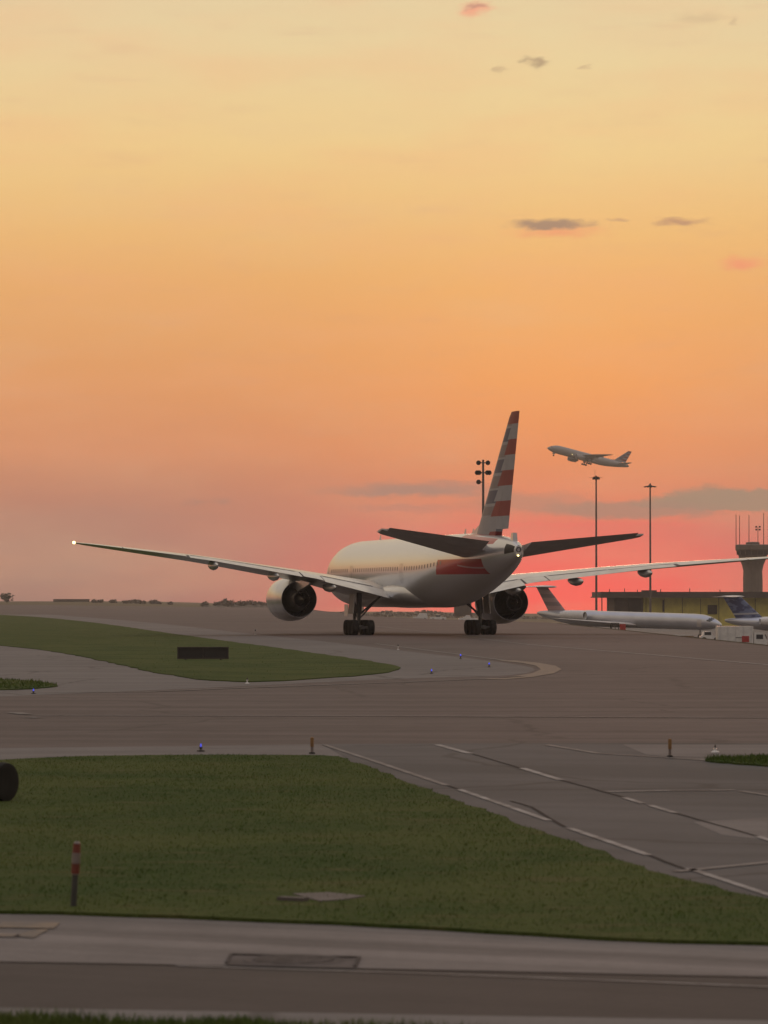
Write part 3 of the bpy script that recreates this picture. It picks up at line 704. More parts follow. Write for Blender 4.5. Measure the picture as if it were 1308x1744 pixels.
# ------------------------------------------------------------------ parked rear-engined jets
def tjet(name, label, finmat, loc, rz):
    root = thing(name, label, 'airplane', loc, rz, 'parked rear-engined jets')
    y0 = 21.0
    B = Body([(0, .03, 2.55, .03), (.3, .4, 2.6, .35), (1.0, .8, 2.7, .72), (2.2, 1.2, 2.86, 1.14), (4, 1.45, 2.98, 1.42), (6, 1.5, 3.0, 1.5), (30, 1.5, 3.0, 1.5), (34, 1.25, 3.2, 1.22), (37.5, .8, 3.5, .8), (39.6, .4, 3.7, .42), (40.2, .12, 3.75, .2)], y0)
    fo = B.mesh([0, .1, .3, .6, 1, 1.6, 2.2, 3, 4, 5, 6] + frange(9, 30, 7) + frange(31, 39.6, 10) + [40.2], 32).build('fuselage', 'jet_skin', root)
    for sd_ in (-1, 1):
        for s0, s1, a0, a1 in ((1.45, 2.1, .08, .6), (1.6, 2.35, .66, 1.02), (1.85, 2.6, 1.05, 1.3)):
            B.patch(s0, s1, sd_ * a0, sd_ * a1, .015).build('cockpit_window', 'glass', fo)
        B.patch(3.6, 4.5, sd_ * 1.2, sd_ * 2.2, .012).build('door', 'under_grey', fo)
        Wd = Wing([(1.0, 17.5, 24.5, 2.0, .12, 2), (5, 20.2, 24.9, 2.35, .11, 1.5), (14.5, 26.3, 28.0, 3.1, .09, 0)], y0, sd_)
        Wd.slab([1.0, 3, 5, 8, 11, 14.5], 0, 1.0, 12).build('wing', 'under_grey', root)
        c = (sd_ * 2.55, y0, 3.55)
        e = MB().revolve([(-28.0, .72), (-28.1, .85), (-28.8, .98), (-30.5, .98), (-32.5, .80), (-33.3, .62), (-33.3, .56), (-31, .62), (-28.4, .64)], c, 'y', 28, closed=True).build('engine', 'white', root)
        MB().revolve([(-28.6, .66), (-29.2, .66), (-29.2, .1), (-28.5, .05)], c, 'y', 24).build('fan', 'dark_metal', e)
        MB().box((sd_ * 1.65, y0 - 30.8, 3.5), (.9, 3.0, .3)).build('pylon', 'white', e)
        g = MB(); g.tube((sd_ * 2.2, y0 - 22.5, .45), (sd_ * 2.2, y0 - 22.5, 2.1), .13); g.tube((sd_ * 1.9, y0 - 22.5, .45), (sd_ * 2.5, y0 - 22.5, .45), .08)
        go = g.build('main_landing_gear', 'gear_metal', root)
        for xo in (-.28, .28): wheel(go, (sd_ * 2.2 + xo, y0 - 22.5, .48), .48, .32)
    F = Wing([(3.6, 33.2 if finmat == 'fin_mottled' else 31.0, 37.4, 0, .11, 0), (8.7, 38.0 if finmat == 'fin_mottled' else 36.6, 40.6, 0, .10, 0)], y0, 1, camber=0, vertical=True)
    fin = F.slab([3.6, 5, 6.5, 8.0, 8.7], 0, 1.0, 12).build('fin', finmat, root)
    MB().loft([[(.2 * r * math.sin(a), y0 - s_, 8.8 + .25 * r * math.cos(a)) for a in frange(0, 2 * math.pi, 12)[:-1]] for s_, r in ((35.9, .1), (36.6, .8), (38.5, 1), (40.4, .7), (41.4, .1))]).build('tail_bullet', 'white', fin)
    for sd_ in (-1, 1):
        T = Wing([(.05, 36.7, 40.3, 8.85, .09, 0), (5.6, 39.6, 41.4, 8.7, .08, 0)], y0, sd_, camber=0)
        T.slab([.05, 2, 4, 5.6], 0, 1.0, 10).build('tailplane', 'white', root)
    g = MB(); y = y0 - 4.6; g.tube((0, y, .4), (0, y, 1.7), .1); g.tube((-.25, y, .4), (.25, y, .4), .06)
    go = g.build('nose_landing_gear', 'gear_metal', root)
    for xo in (-.2, .2): wheel(go, (xo, y, .36), .36, .2)
    return root
def fin_grey():
    m, t, b = mat('fin_mottled')
    c = t.new('ShaderNodeTexCoord').outputs['Object']; x, y, z = t.xyz(c)
    row = t.m('MULTIPLY', z, 1.35); odd = t.m('ABSOLUTE', t.m('MODULO', t.m('FLOOR', row), 2.0))
    col = t.mix(odd, (0.36, 0.24, 0.24, 1), (0.22, 0.16, 0.175, 1))
    col = t.mix(t.m('LESS_THAN', z, 4.35), col, (0.30, 0.05, 0.05, 1))
    t.put(b.inputs['Base Color'], col); b.inputs['Roughness'].default_value = 0.4
def fin_navy():
    m, t, b = mat('fin_navy')
    c = t.new('ShaderNodeTexCoord').outputs['Object']; x, y, z = t.xyz(c)
    n = t.noise(t.v('MULTIPLY', c, (1, .5, 1.2)), .9, 2.0)
    col = t.mix(t.smooth(n, .48, .56), (0.022, 0.04, 0.13, 1), (0.11, 0.15, 0.28, 1))
    col = t.mix(t.m('LESS_THAN', t.m('ABSOLUTE', t.m('SUBTRACT', z, t.m('ADD', 5.6, t.m('MULTIPLY', y, .03)))), .18), col, (.35, .36, .4, 1))
    t.put(b.inputs['Base Color'], col); b.inputs['Roughness'].default_value = 0.4
fin_grey(); fin_navy()
def ground_at(px, Y): return terr((px - CX) / FPX * Y, Y)
def spot(px, Y, dz=0.05):
    X = (px - CX) / FPX * Y; return (X, Y, terr(X, Y) + dz)
# the pale jet lies broadside, nose to the right
pn, pt_ = Vector(((1229 - CX) / FPX * 628, 628)), Vector(((928 - CX) / FPX * 650, 650))
dirv = (pn - pt_).normalized(); rz1 = math.atan2(-dirv.x, dirv.y)
org = pn - dirv * 21.0
zb = (terr(pn.x - dirv.x * 4.6, pn.y), terr(org.x - dirv.x * 1.5, org.y))
j1 = tjet('parked_jet', 'pale rear-engined jet with a T-shaped tail parked broadside on the apron', 'fin_mottled', (org.x, org.y, 0), rz1)
slope = math.atan2(zb[0] - zb[1], 17.9)
j1.rotation_euler = (Matrix.Rotation(rz1, 3, 'Z') @ Matrix.Rotation(slope, 3, 'X')).to_euler()
j1.location.z = zb[1] + 1.5 * math.tan(-slope) * -1 + .05
# the dark-tailed one points out of the picture to the right
tX, tY = (1232 - CX) / FPX * 720, 720
rz2 = R(-78); d2 = Vector((-math.sin(rz2), math.cos(rz2)))
o2 = Vector((tX, tY)) + d2 * 19.5
j2 = tjet('parked_jet', 'rear-engined jet with a dark blue T-shaped tail parked in front of the control tower', 'fin_navy', (o2.x, o2.y, terr(o2.x, o2.y) + .05), rz2)

# ------------------------------------------------------------------ buildings on the far apron
simple('wall_yellow', (0.56, 0.50, 0.13), 0.8, var=0.15, scale=.4)
simple('wall_brown', (0.075, 0.06, 0.05), 0.8, var=0.2, scale=.4)
simple('roof_dark', (0.06, 0.05, 0.045), 0.8, var=0.2, scale=.3)
simple('opening', (0.012, 0.011, 0.011), 0.6)
simple('tower_concrete', (0.15, 0.122, 0.105), 0.85, var=0.12, scale=.3)
simple('tower_dark', (0.07, 0.058, 0.052), 0.6, var=0.15, scale=.5)
simple('steel', (0.06, 0.05, 0.046), 0.55, metal=0.3, var=0.2)
simple('mast_steel', (0.12, 0.10, 0.095), 0.5, metal=0.4, var=0.2)
D = 1000.0; zg = -5.6; k = D / FPX
bx = lambda px: (px - CX) * k
bz = lambda py_: EYE + (HOR - py_) * k
hang = thing('hangar', 'long low yellow-walled building with dark flat roof behind the parked jets', 'building', (bx(1140), D, zg))
def hb(name, m, x0, x1, y0, y1, d0, d1, parent=hang):
    """box between pixel columns and rows, from d0 to d1 metres behind the front"""
    return MB().box(((bx(x0) + bx(x1)) / 2 - bx(1140), (d0 + d1) / 2, (bz(y0) + bz(y1)) / 2 - zg), (abs(bx(x1) - bx(x0)), d1 - d0, abs(bz(y0) - bz(y1)))).build(name, m, parent, smooth=0)
hb('roof', 'roof_dark', 1022, 1420, 1008, 1016, -4, 40)
hb('roof_edge', 'wall_brown', 1020, 1422, 1016.1, 1018, -4.4, 40.4)
hb('wall', 'wall_brown', 1047, 1095, 1018.1, 1080, 0, 36)
wl = hb('wall', 'wall_yellow', 1095.5, 1420, 1018.1, 1080, 0, 36)
hb('door', 'opening', 1070, 1092, 1020, 1060, -.3, -.02)
for x in frange(1100, 1410, 10): hb('wall_rib', 'wall_brown', x - .35, x + .35, 1018.2, 1060, -.25, -.01, wl)
hb('window', 'opening', 1205, 1221, 1030.5, 1046, -.35, -.02)
hb('window', 'opening', 1128, 1131, 1022, 1042, -.35, -.02)
for x in (1024, 1034, 1044.5): hb('column', 'steel', x - .8, x + .8, 1018.1, 1080, -3, -2.2)
for x, h in ((1042, 5), (1068, 6), (1090, 4), (1130, 5), (1180, 6), (1232, 4)): hb('roof_vent', 'steel', x - .5, x + .5, 1008 - h, 1007.95, 10, 11)
hb('roof_plant', 'roof_dark', 1100, 1124, 1005, 1007.95, 12, 18)
h2 = thing('hangar', 'small dark shed seen under the taxiing airliner belly beside its right wheels', 'building', (bx(788) * 1.3, 1300, -3.2))
MB().box((0, 0, 2.8), (6.5, 8, 5.2)).build('wall', 'wall_brown', h2, smooth=0)
MB().box((0, 0, 5.6), (7.2, 8.8, .35)).build('roof', 'roof_dark', h2, smooth=0)

# control tower
TD = 1100.0; kt = TD / FPX; tx = (1282 - CX) * kt; tz = lambda y: EYE + (HOR - y) * kt
tw = thing('control_tower', 'concrete control tower with wide flared top and whip aerials at right edge', 'tower', (tx, TD, -5.6))
def octo(r, z, n=16): return [(r * math.cos(2 * math.pi * (j + .5) / n), r * math.sin(2 * math.pi * (j + .5) / n), z + 5.6) for j in range(n)]
MB().loft([octo(3.15, -5.6), octo(3.15, tz(985)), octo(3.05, tz(972)), octo(3.5, tz(962)), octo(4.3, tz(952)), octo(4.7, tz(945))]).build('shaft', 'tower_concrete', tw, smooth=20)
MB().loft([octo(4.9, tz(944.9)), octo(5.1, tz(938.5))]).build('cab_glazing', 'tower_dark', tw, smooth=20)
for j in range(16):
    a = 2 * math.pi * (j + .5) / 16
    MB().tube((5.03 * math.cos(a), 5.03 * math.sin(a), tz(945) + 5.6), (5.16 * math.cos(a), 5.16 * math.sin(a), tz(938.5) + 5.6), .1, n=6).build('mullion', 'tower_concrete', tw)
MB().loft([octo(5.35, tz(938.4)), octo(5.6, tz(936)), octo(5.6, tz(928.5)), octo(5.2, tz(927.5))]).build('roof', 'tower_concrete', tw, smooth=20)
MB().loft([octo(2.2, tz(927.4)), octo(2.2, tz(924)), octo(1.6, tz(923))]).build('roof_housing', 'tower_concrete', tw, smooth=20)
for px, top in ((1254, 876), (1260, 878), (1276, 877), (1301, 874), (1309, 880)):
    x = (px - 1282) * kt; MB().tube((x, 0.5, tz(928.6) + 5.6), (x, 0.5, tz(top) + 5.6), .13, .09, 6).build('whip_aerial', 'steel', tw)
x = (1291 - 1282) * kt; b = MB(); b.tube((x, 0, tz(928) + 5.6), (x, 0, tz(898) + 5.6), .1, n=6)
for dx in (-.55, .55):
    for dz_ in (0, .9): b.box((x + dx, 0, tz(902) + 5.6 + dz_), (.55, .5, .55))
b.build('obstruction_light', 'steel', tw)
MB().box((9, 4, 3.3), (11, 8, 6.6)).build('base_building', 'wall_yellow', tw, smooth=0)
MB().box((9, 4, 6.75), (11.6, 8.6, .3)).build('base_roof', 'roof_dark', tw, smooth=0)

# ------------------------------------------------------------------ floodlight masts
def mast(label, px, top, Y, head):
    X = (px - CX) / FPX * Y; z0 = terr(X, Y); H = EYE + (HOR - top) * Y / FPX - z0
    t = thing('floodlight_mast', label, 'light mast', (X, Y, z0), 0, 'apron floodlight masts')
    MB().tube((0, 0, 0), (0, 0, H), .34, .20, 12).build('pole', 'mast_steel', t)
    MB().box((0, 0, .15), (1.0, 1.0, .3)).build('footing', 'tower_concrete', t)
    if head == 'round':
        for z, xs in ((H - .55, (-.85, .85)), (H - 2.35, (-1.1, -.75, .75, 1.1)), (H - 4.05, (-.85,))):
            MB().tube((min(xs), -.15, z), (max(max(xs), 0), -.15, z), .09, n=8).build('crossarm', 'mast_steel', t)
            for x in xs:
                lo = MB().revolve([(-.15, .05), (-.12, .30), (.1, .44), (.42, .40), (.5, .2)], (x, -.5, z), 'y', 20).build('floodlight', 'steel', t)
                MB().revolve([(-.01, .34), (.01, .36), (.02, .1)], (x, -.66, z), 'y', 20).build('lens', 'dark_metal', lo)
    elif head == 'cluster':
        MB().box((0, 0, H - .35), (1.5, 1.5, .14)).build('platform', 'steel', t)
        for j in range(8):
            a = 2 * math.pi * j / 8
            MB().box((.75 * math.cos(a), .75 * math.sin(a), H - .75), (.45, .45, .55), Matrix.Rotation(a, 3, 'Z')).build('floodlight', 'steel', t)
        MB().tube((-1.8, 0, H - .55), (1.8, 0, H - .55), .04, n=6).build('crossarm', 'steel', t)
        MB().tube((-.3, 0, H - .3), (-.3, 0, H + 1.6), .035, n=6).build('lightning_rod', 'steel', t)
    else:
        MB().revolve([(H - .35, .3), (H - .15, .6), (H + .05, .3), (H + .5, .1)], (0, 0, 0), 'z', 12).build('hub', 'steel', t)
        for j in range(10):
            a = 2 * math.pi * j / 10
            MB().box((1.25 * math.cos(a), 1.25 * math.sin(a), H - .3 - .12), (.95, .42, .24), Matrix.Rotation(a, 3, 'Z') @ Matrix.Rotation(.22, 3, 'Y')).build('floodlight', 'steel', t)
mast('tall mast with big round floodlights in three rows rising behind the striped fin', 823, 783, 620, 'round')
mast('thin floodlight mast with a boxy lamp cluster below the climbing airliner', 1015.5, 810, 900, 'cluster')
mast('thin floodlight mast with a flat ring of lamps above the right tailplane tip', 1107.5, 826, 930, 'ring')

# ------------------------------------------------------------------ vehicles and gear on the apron
def truck(label, px, Y, rz, L, Hb, cabcol='white', emblem=False):
    t = thing('truck', label, 'truck', spot(px, Y), rz)
    MB().box((-.3, 0, .75), (L, 1.9, .25)).build('chassis', 'dark_metal', t)
    bo = MB().box((-.9, 0, .9 + Hb / 2), (L - 1.9, 2.3, Hb)).build('box_body', 'white', t, smooth=0)
    for x in frange(-.9 - (L - 1.9) / 2 + .3, -.9 + (L - 1.9) / 2 - .3, 4): MB().box((x, -1.17, .9 + Hb / 2), (.06, .04, Hb - .1)).build('panel_rib', 'silver', bo, smooth=0)
    cab = MB().loft([[(L/2 - 1.75, y, .6), (L/2 - .05, y, .6), (L/2, y, 1.35), (L/2 - .45, y, 2.35), (L/2 - 1.75, y, 2.4)] for y in (-1.05, 1.05)]).build('cab', cabcol, t, smooth=0)
    MB().box((L/2 - 1.0, -1.065, 1.85), (.9, .03, .6)).build('window', 'glass', cab, smooth=0)
    MB().box((L/2 - .12, 0, 1.88), (.06, 1.7, .75), Matrix.Rotation(-.42, 3, 'Y')).build('windscreen', 'glass', cab, smooth=0)
    if emblem:
        MB().box((.4, -1.2, 1.55), (.95, .02, .8)).build('red_panel', 'red', bo, smooth=0)
        MB().box((-.5, -1.2, 1.75), (.8, .02, .08)).build('stripe', 'dark_metal', bo, smooth=0)
    for x in (-L/2 + .9, L/2 - 1.0):
        for y in (-.95, .95): wheel(t, (x, y, .46), .46, .28, 'y')
    return t
truck('white box truck with red panel parked at right in front of the dark-tailed jet', 1262, 452, R(2), 6.6, 2.35, emblem=True)
def car(name, label, cat, px, Y, rz, L=5.4, H=1.95, col='white'):
    t = thing(name, label, cat, spot(px, Y), rz)
    prof = [(-L/2, .45), (L/2, .45), (L/2, 1.0), (L/2 - .15, 1.12), (L/2 - 1.35, 1.2), (L/2 - 2.2, H), (-L/2 + .4 if name == 'van' else -L/2 + 2.1, H), (-L/2 + .05 if name == 'van' else -L/2 + 1.9, 1.2), (-L/2, 1.12)]
    b = MB().loft([[(x, y, z) for x, z in prof] for y in (-.9, .9)]).build('body', col, t, smooth=0)
    MB().box((L/2 - 2.6, -.905, 1.5), (1.5, .03, .45)).build('window', 'glass', b, smooth=0)
    MB().box((L/2 - 1.8, 0, 1.56), (.05, 1.5, .8), Matrix.Rotation(-.8, 3, 'Y')).build('windscreen', 'glass', b, smooth=0)
    for x in (-L/2 + 1.0, L/2 - 1.0):
        for y in (-.8, .8): wheel(t, (x, y, .38), .38, .24, 'y')
car('pickup', 'white pickup truck on the apron just left of the right main wheels', 'pickup truck', 797, 960, R(180))
car('van', 'small white van farthest off under the middle of the airliner belly', 'van', 716, 1150, R(180), 5.0, 2.4)
car('pickup', 'low white pickup right of the far van under the airliner belly', 'pickup truck', 746, 1080, R(0), 5.2, 1.9)
def cart(name, label, cat, px, Y, kind):
    t = thing(name, label, cat, spot(px, Y), R(random.uniform(-6, 6)))
    if kind == 'frame':
        MB().box((0, 0, .55), (2.6, 1.5, .2)).build('deck', 'dark_metal', t, smooth=0)
        for x in (-1.2, -.6, 0): MB().box((x, -.7, 1.55), (.13, .1, 1.8)).build('post', 'dark_metal', t, smooth=0)
        MB().box((-.6, -.7, 2.5), (1.4, .12, .12)).build('rail', 'dark_metal', t, smooth=0)
        MB().box((.75, 0, 1.5), (1.0, 1.3, 1.7)).build('generator_box', 'red', t, smooth=0)
    else:
        MB().box((0, 0, .62), (3.6, 1.6, .18)).build('deck', 'orange', t, smooth=0)
        MB().box((0, -.81, .78), (3.6, .06, .14)).build('side_rail', 'white', t, smooth=0)
        MB().tube((1.8, 0, .5), (2.8, 0, .35), .05, n=6).build('tow_bar', 'dark_metal', t)
    for x in (-1, 1):
        for y in (-.65, .65): wheel(t, (x, y, .28), .28, .2, 'y')
cart('service_cart', 'red and black ground service cart beside the pale jet', 'cart', 1053, 600, 'frame')
cart('baggage_trailer', 'low orange and white trailer under the nose of the pale jet', 'trailer', 1163, 590, 'flat')
tug = thing('tow_tractor', 'small white tow tractor just left of the white box truck', 'tractor', spot(1208, 560), R(4))
MB().loft([[(-1.6, y, .4), (1.6, y, .4), (1.6, y, 1.0), (.4, y, 1.1), (.2, y, 1.75), (-1.0, y, 1.75), (-1.2, y, 1.1), (-1.6, y, 1.0)] for y in (-.8, .8)]).build('body', 'white', tug, smooth=0)
MB().box((-.4, -.81, 1.42), (1.1, .03, .5)).build('window', 'glass', tug, smooth=0)
for x in (-1, 1):
    for y in (-.75, .75): wheel(tug, (x, y, .42), .42, .3, 'y')

# ------------------------------------------------------------------ things beside the taxiways
X, Y = gnd(346, 1125)
sg = thing('taxiway_sign', 'long dark guidance sign seen from behind on the grass island', 'sign', (X, Y, ZG), R(-3))
Lw = 86 * Y / FPX; Hh = 22 * Y / FPX
MB().box((0, 0, .06 + (Hh - .06) / 2), (Lw, .16, Hh - .06)).build('panel', simple('sign_back', (0.022, 0.019, 0.019), 0.6, var=0.25), sg)
for z in (.07, Hh - .03): MB().box((0, -.1, z), (Lw + .06, .05, .06)).build('frame_rail', 'steel', sg)
for x in (-Lw/2, 0, Lw/2): MB().box((x, -.1, Hh / 2 + .02), (.05, .055, Hh - .14)).build('frame_post', 'steel', sg)
for x in (-Lw * .35, Lw * .35): MB().tube((x, 0, -.02), (x, 0, .08), .05, n=8).build('leg', 'steel', sg)

X, Y = gnd(125, 1543, ZG)
po = thing('marker_post', 'leaning grey post with red and white reflective bands at the grass edge', 'post', (X, Y, ZG - .02), 0)
sc = Y / FPX; Hp = 113 * sc; ln = 6 * sc
seg = lambda a, b_, r0, r1, nm, m: MB().tube((ln * a, 0, Hp * a), (ln * b_, 0, Hp * b_), r0, r1, 12).build(nm, m, po)
simple('post_grey', (0.045, 0.044, 0.04), 0.7, var=0.2, scale=10); simple('band_red', (0.13, 0.024, 0.012), 0.5, var=0.2, scale=10); simple('band_white', (0.17, 0.14, 0.13), 0.5, var=0.15, scale=10)
seg(0, .5, .032, .03, 'stem', 'post_grey'); seg(.5, .52, .034, .034, 'collar', 'band_white'); seg(.52, .67, .042, .042, 'red_band', 'band_red'); seg(.67, .83, .043, .043, 'white_band', 'band_white'); seg(.83, .97, .040, .036, 'red_band', 'band_red'); seg(.97, 1.0, .034, .018, 'cap', 'band_white')

X, Y = gnd(2, 1364, ZG); sc = Y / FPX; rr = 33 * sc
dr = thing('drum', 'black-faced drum with a pale orange body lying on the grass at left edge', 'drum', (X, Y, ZG + rr * .97), 0)
simple('drum_skin', (0.40, 0.22, 0.14), 0.6, var=0.2, scale=6)
rz = R(58); dr.rotation_euler = (0, 0, rz)
MB().revolve([(-.02, rr * .9), (0, rr), (.75, rr), (.78, rr * .92)], (0, 0, 0), 'y', 32).build('body', 'drum_skin', dr)
MB().revolve([(-.10, rr * .3), (-.13, rr * .7), (-.11, rr * .98), (-.03, rr * 1.03), (.04, rr * 1.01)], (0, 0, 0), 'y', 32).build('end_cap', 'tyre', dr)

def edge_marker(label, px, pyb, hpx):
    X, Y = gnd(px, pyb, ZP); sc = Y / FPX; H = hpx * sc
    t = thing('edge_marker', label, 'marker', (X, Y, Z3), 0, 'orange edge markers')
    MB().revolve([(0, .06), (.02, .06), (.03, .035)], (0, 0, 0), 'z', 14).build('base', 'tyre', t)
    MB().revolve([(.03, .028), (H * .42, .028)], (0, 0, 0), 'z', 12).build('white_sleeve', 'band_white', t)
    MB().revolve([(H * .42, .034), (H * .97, .034), (H, .015)], (0, 0, 0), 'z', 12).build('orange_sleeve', 'orange', t)
edge_marker('orange edge marker at the corner of the near grass island', 531.5, 1283, 28)
edge_marker('orange and white edge marker with black base at right of the connector', 1141, 1288.5, 31)

def edge_light(label, px, pyb, lit=True, tall=8):
    X, Y = gnd(px, pyb, ZG); sc = Y / FPX; H = max(.18, tall * sc)
    t = thing('taxiway_light', label, 'light', (X, Y, Z3), 0, 'taxiway edge lights')
    MB().revolve([(0, .08), (.02, .08), (.04, .025), (H - .13, .02), (H - .12, .035), (H - .09, .035)], (0, 0, 0), 'z', 12).build('stem', 'steel' if lit else 'white', t)
    r = max(.015, 1.1 * sc)
    MB().revolve([(H - .09, r * .9), (H - .05, r), (H - .05 + r, r * .7), (H - .05 + r * 1.5, .01)], (0, 0, 0), 'z', 12).build('lens', 'blue_light' if lit else 'dark_metal', t)
edge_light('blue edge light left of the small grass strip at the left edge', 57, 1180)
edge_light('blue edge light on the concrete strip above the near grass', 342, 1277)
edge_light('nearest of the blue edge lights right of the grass island tip', 735, 1146)
edge_light('blue edge light inside the yellow curved line', 833, 1135)
edge_light('farthest and faintest blue edge light right of the grass island', 784.5, 1121)
edge_light('unlit pale edge light below the long dark guidance sign', 421, 1163, False, 11)
edge_light('dark unlit edge light on the shoulder below the airliner', 678, 1106, False, 9)
edge_light('dark unlit edge light left of the left main wheels', 435, 1080, False, 8)
edge_light('pale edge light on the concrete near the small right-hand grass strip', 1218, 1279, False, 7)

simple('iron', (0.082, 0.072, 0.068), 0.9, var=0.3, scale=12, spec=0.05)
# utility cover with its concrete surround in the road, slab in the grass
cv = thing('utility_cover', 'round iron manhole cover in a dark patched surround on the near road', 'manhole cover', (*gnd(500, 1639), 0))
def loc_poly(name, pxs, z, m, root):
    ox, oy = root.location.x, root.location.y
    pts = [gnd(a, b_, z) for a, b_ in pxs]
    return poly(name, [(x - ox, y - oy) for x, y in pts], z, m, parent=root)
loc_poly('surround', [(394, 1628), (612, 1633), (604, 1649), (384, 1643)], Z3 + .004, 'patch', cv)
cxx, cyy = gnd(500, 1638.5); rc = .34
MB().revolve([(Z3 + .002, rc * 1.25), (Z3 + .012, rc * 1.22), (Z3 + .012, rc * 1.08), (Z3 + .008, rc * 1.06)], (cxx - cv.location.x, cyy - cv.location.y, 0), 'z', 32).build('frame', 'patch', cv)
MB().revolve([(Z3 + .008, rc), (Z3 + .016, rc * .98)], (cxx - cv.location.x, cyy - cv.location.y, 0), 'z', 32).build('lid', 'iron', cv)
for a, b_ in (((386, 1643), (394, 1628)), ((604, 1649), (612, 1633)), ((394, 1628), (612, 1633))):
    p0, p1 = Vector(gnd(*a)), Vector(gnd(*b_)); mm = (p0 + p1) / 2; L = (p1 - p0).length; ang = math.atan2(p1.y - p0.y, p1.x - p0.x)
    MB().box((mm.x - cv.location.x, mm.y - cv.location.y, Z3 + .005), (L, .03, .012), Matrix.Rotation(ang, 3, 'Z')).build('joint_seal', 'iron', cv)
sb = thing('concrete_slab', 'weathered concrete slab sunk into the grass near the road', 'slab', (*gnd(548, 1529, ZG), ZG), 0)
simple('slab', (0.095, 0.08, 0.074), 0.85, var=0.25, scale=3)
pts = [gnd(x, y, ZG) for x, y in ((498, 1523), (560, 1521), (622, 1527), (585, 1533), (545, 1536))]
bm = MB(); n = len(pts); lo = [(x - sb.location.x, y - sb.location.y, -.05) for x, y in pts]; hi = [(x - sb.location.x, y - sb.location.y, .010) for x, y in pts]
bm.loft([lo, hi]); bm.build('top', 'slab', sb, smooth=0)
MB().box((-.28, -.32, .01), (.3, .12, .05), Matrix.Rotation(-.5, 3, 'Z')).build('broken_edge', 'slab', sb, smooth=0)

# ------------------------------------------------------------------ grass blades
def inside(pts, P_):
    P_ = np.array(P_); x, y = pts[:, 0], pts[:, 1]; c = np.zeros(len(pts), bool); n = len(P_)
    for i in range(n):
        x0, y0 = P_[i]; x1, y1 = P_[(i + 1) % n]
        if y0 == y1: continue
        hit = ((y0 > y) != (y1 > y)) & (x < (x1 - x0) * (y - y0) / (y1 - y0) + x0); c ^= hit
    return c
def blades(name, label, P_, n, h0, h1, wd, xr, yr, m):
    p = np.column_stack([RNG.uniform(*xr, n), RNG.uniform(*yr, n)]); p = p[inside(p, P_)]; n = len(p)
    clump = np.sin(p[:, 0] * 2.1 + 1.3 * np.sin(p[:, 1] * 1.7)) * np.sin(p[:, 1] * 1.9 + np.sin(p[:, 0] * 1.1)) * .5 + .5
    h = RNG.uniform(h0, h1, n) * (.65 + .7 * clump); a = RNG.uniform(0, 2 * np.pi, n); w_ = wd * RNG.uniform(.6, 1.4, n)
    lean = RNG.uniform(.1, .8, n) * h; la = RNG.uniform(0, 2 * np.pi, n)
    v = np.zeros((n, 3, 3)); v[:, 0, :2] = p + np.column_stack([np.cos(a), np.sin(a)]) * w_[:, None]; v[:, 1, :2] = p - np.column_stack([np.cos(a), np.sin(a)]) * w_[:, None]
    v[:, 2, :2] = p + np.column_stack([np.cos(la), np.sin(la)]) * lean[:, None]; v[:, 0, 2] = v[:, 1, 2] = ZG - .01; v[:, 2, 2] = ZG + h
    me = bpy.data.meshes.new(name); me.vertices.add(3 * n); me.vertices.foreach_set('co', v.ravel())
    me.loops.add(3 * n); me.loops.foreach_set('vertex_index', np.arange(3 * n)); me.polygons.add(n); me.polygons.foreach_set('loop_start', np.arange(0, 3 * n, 3))
    me.update(calc_edges=True)
    me.materials.append(MATS[m]); o = link(name, me); o['kind'] = 'stuff'; tag(o, label, 'grass')
blades('grass', 'short mown grass covering the near island beside the road', polyA, 130000, .012, .034, .008, (-10, 10), (29, 68), 'grass_blade')
blades('grass', 'mown grass on the middle island around the dark sign', polyB, 60000, .02, .05, .018, (-95, 3), (125, 760), 'grass_blade')
blades('grass', 'grass on the small strip at the left edge', polyC, 12000, .05, .12, .02, (-20, -8), (105, 135), 'grass_blade')
blades('grass', 'grass on the small strip at the right edge', polyD, 12000, .04, .10, .012, (5, 9), (60, 70), 'grass_blade')
blades('grass', 'ragged grass along the bottom of the picture', polyE, 60000, .03, .09, .008, (-4, 4), (22, 25.5), 'grass_blade')

# ------------------------------------------------------------------ far trees
simple('hazed_leaf', (0.15, 0.128, 0.105), 0.85, var=0.4, scale=.8, spec=.1)  # foliage tone paled, distance haze put into the colour
simple('bark', (0.06, 0.05, 0.04), 0.9)
def crown_mesh(r, h, n, seed):
    rg = random.Random(seed); b = MB(); lobes = [(rg.uniform(-.6, .6) * r, rg.uniform(-.6, .6) * r, h * rg.uniform(.28, .8), r * rg.uniform(.35, .6)) for _ in range(9)]
    for _ in range(n):
        lx, ly, lz, lr = rg.choice(lobes); u = Vector((rg.gauss(0, 1), rg.gauss(0, 1), rg.gauss(0, .8))).normalized() * lr * rg.uniform(.5, 1.05)
        c = Vector((lx, ly, lz)) + u; q = Matrix.Rotation(rg.uniform(0, 6.3), 3, 'Z') @ Matrix.Rotation(rg.uniform(0, 3.1), 3, 'X'); s_ = rg.uniform(.25, .6) * r * .42
        b.add([c + q @ Vector(v) for v in ((-s_, -s_ * .6, 0), (s_, -s_ * .5, 0), (s_ * .8, s_ * .6, .1 * s_), (-s_ * .7, s_ * .5, -.1 * s_))], [(0, 1, 2, 3)])
    return b
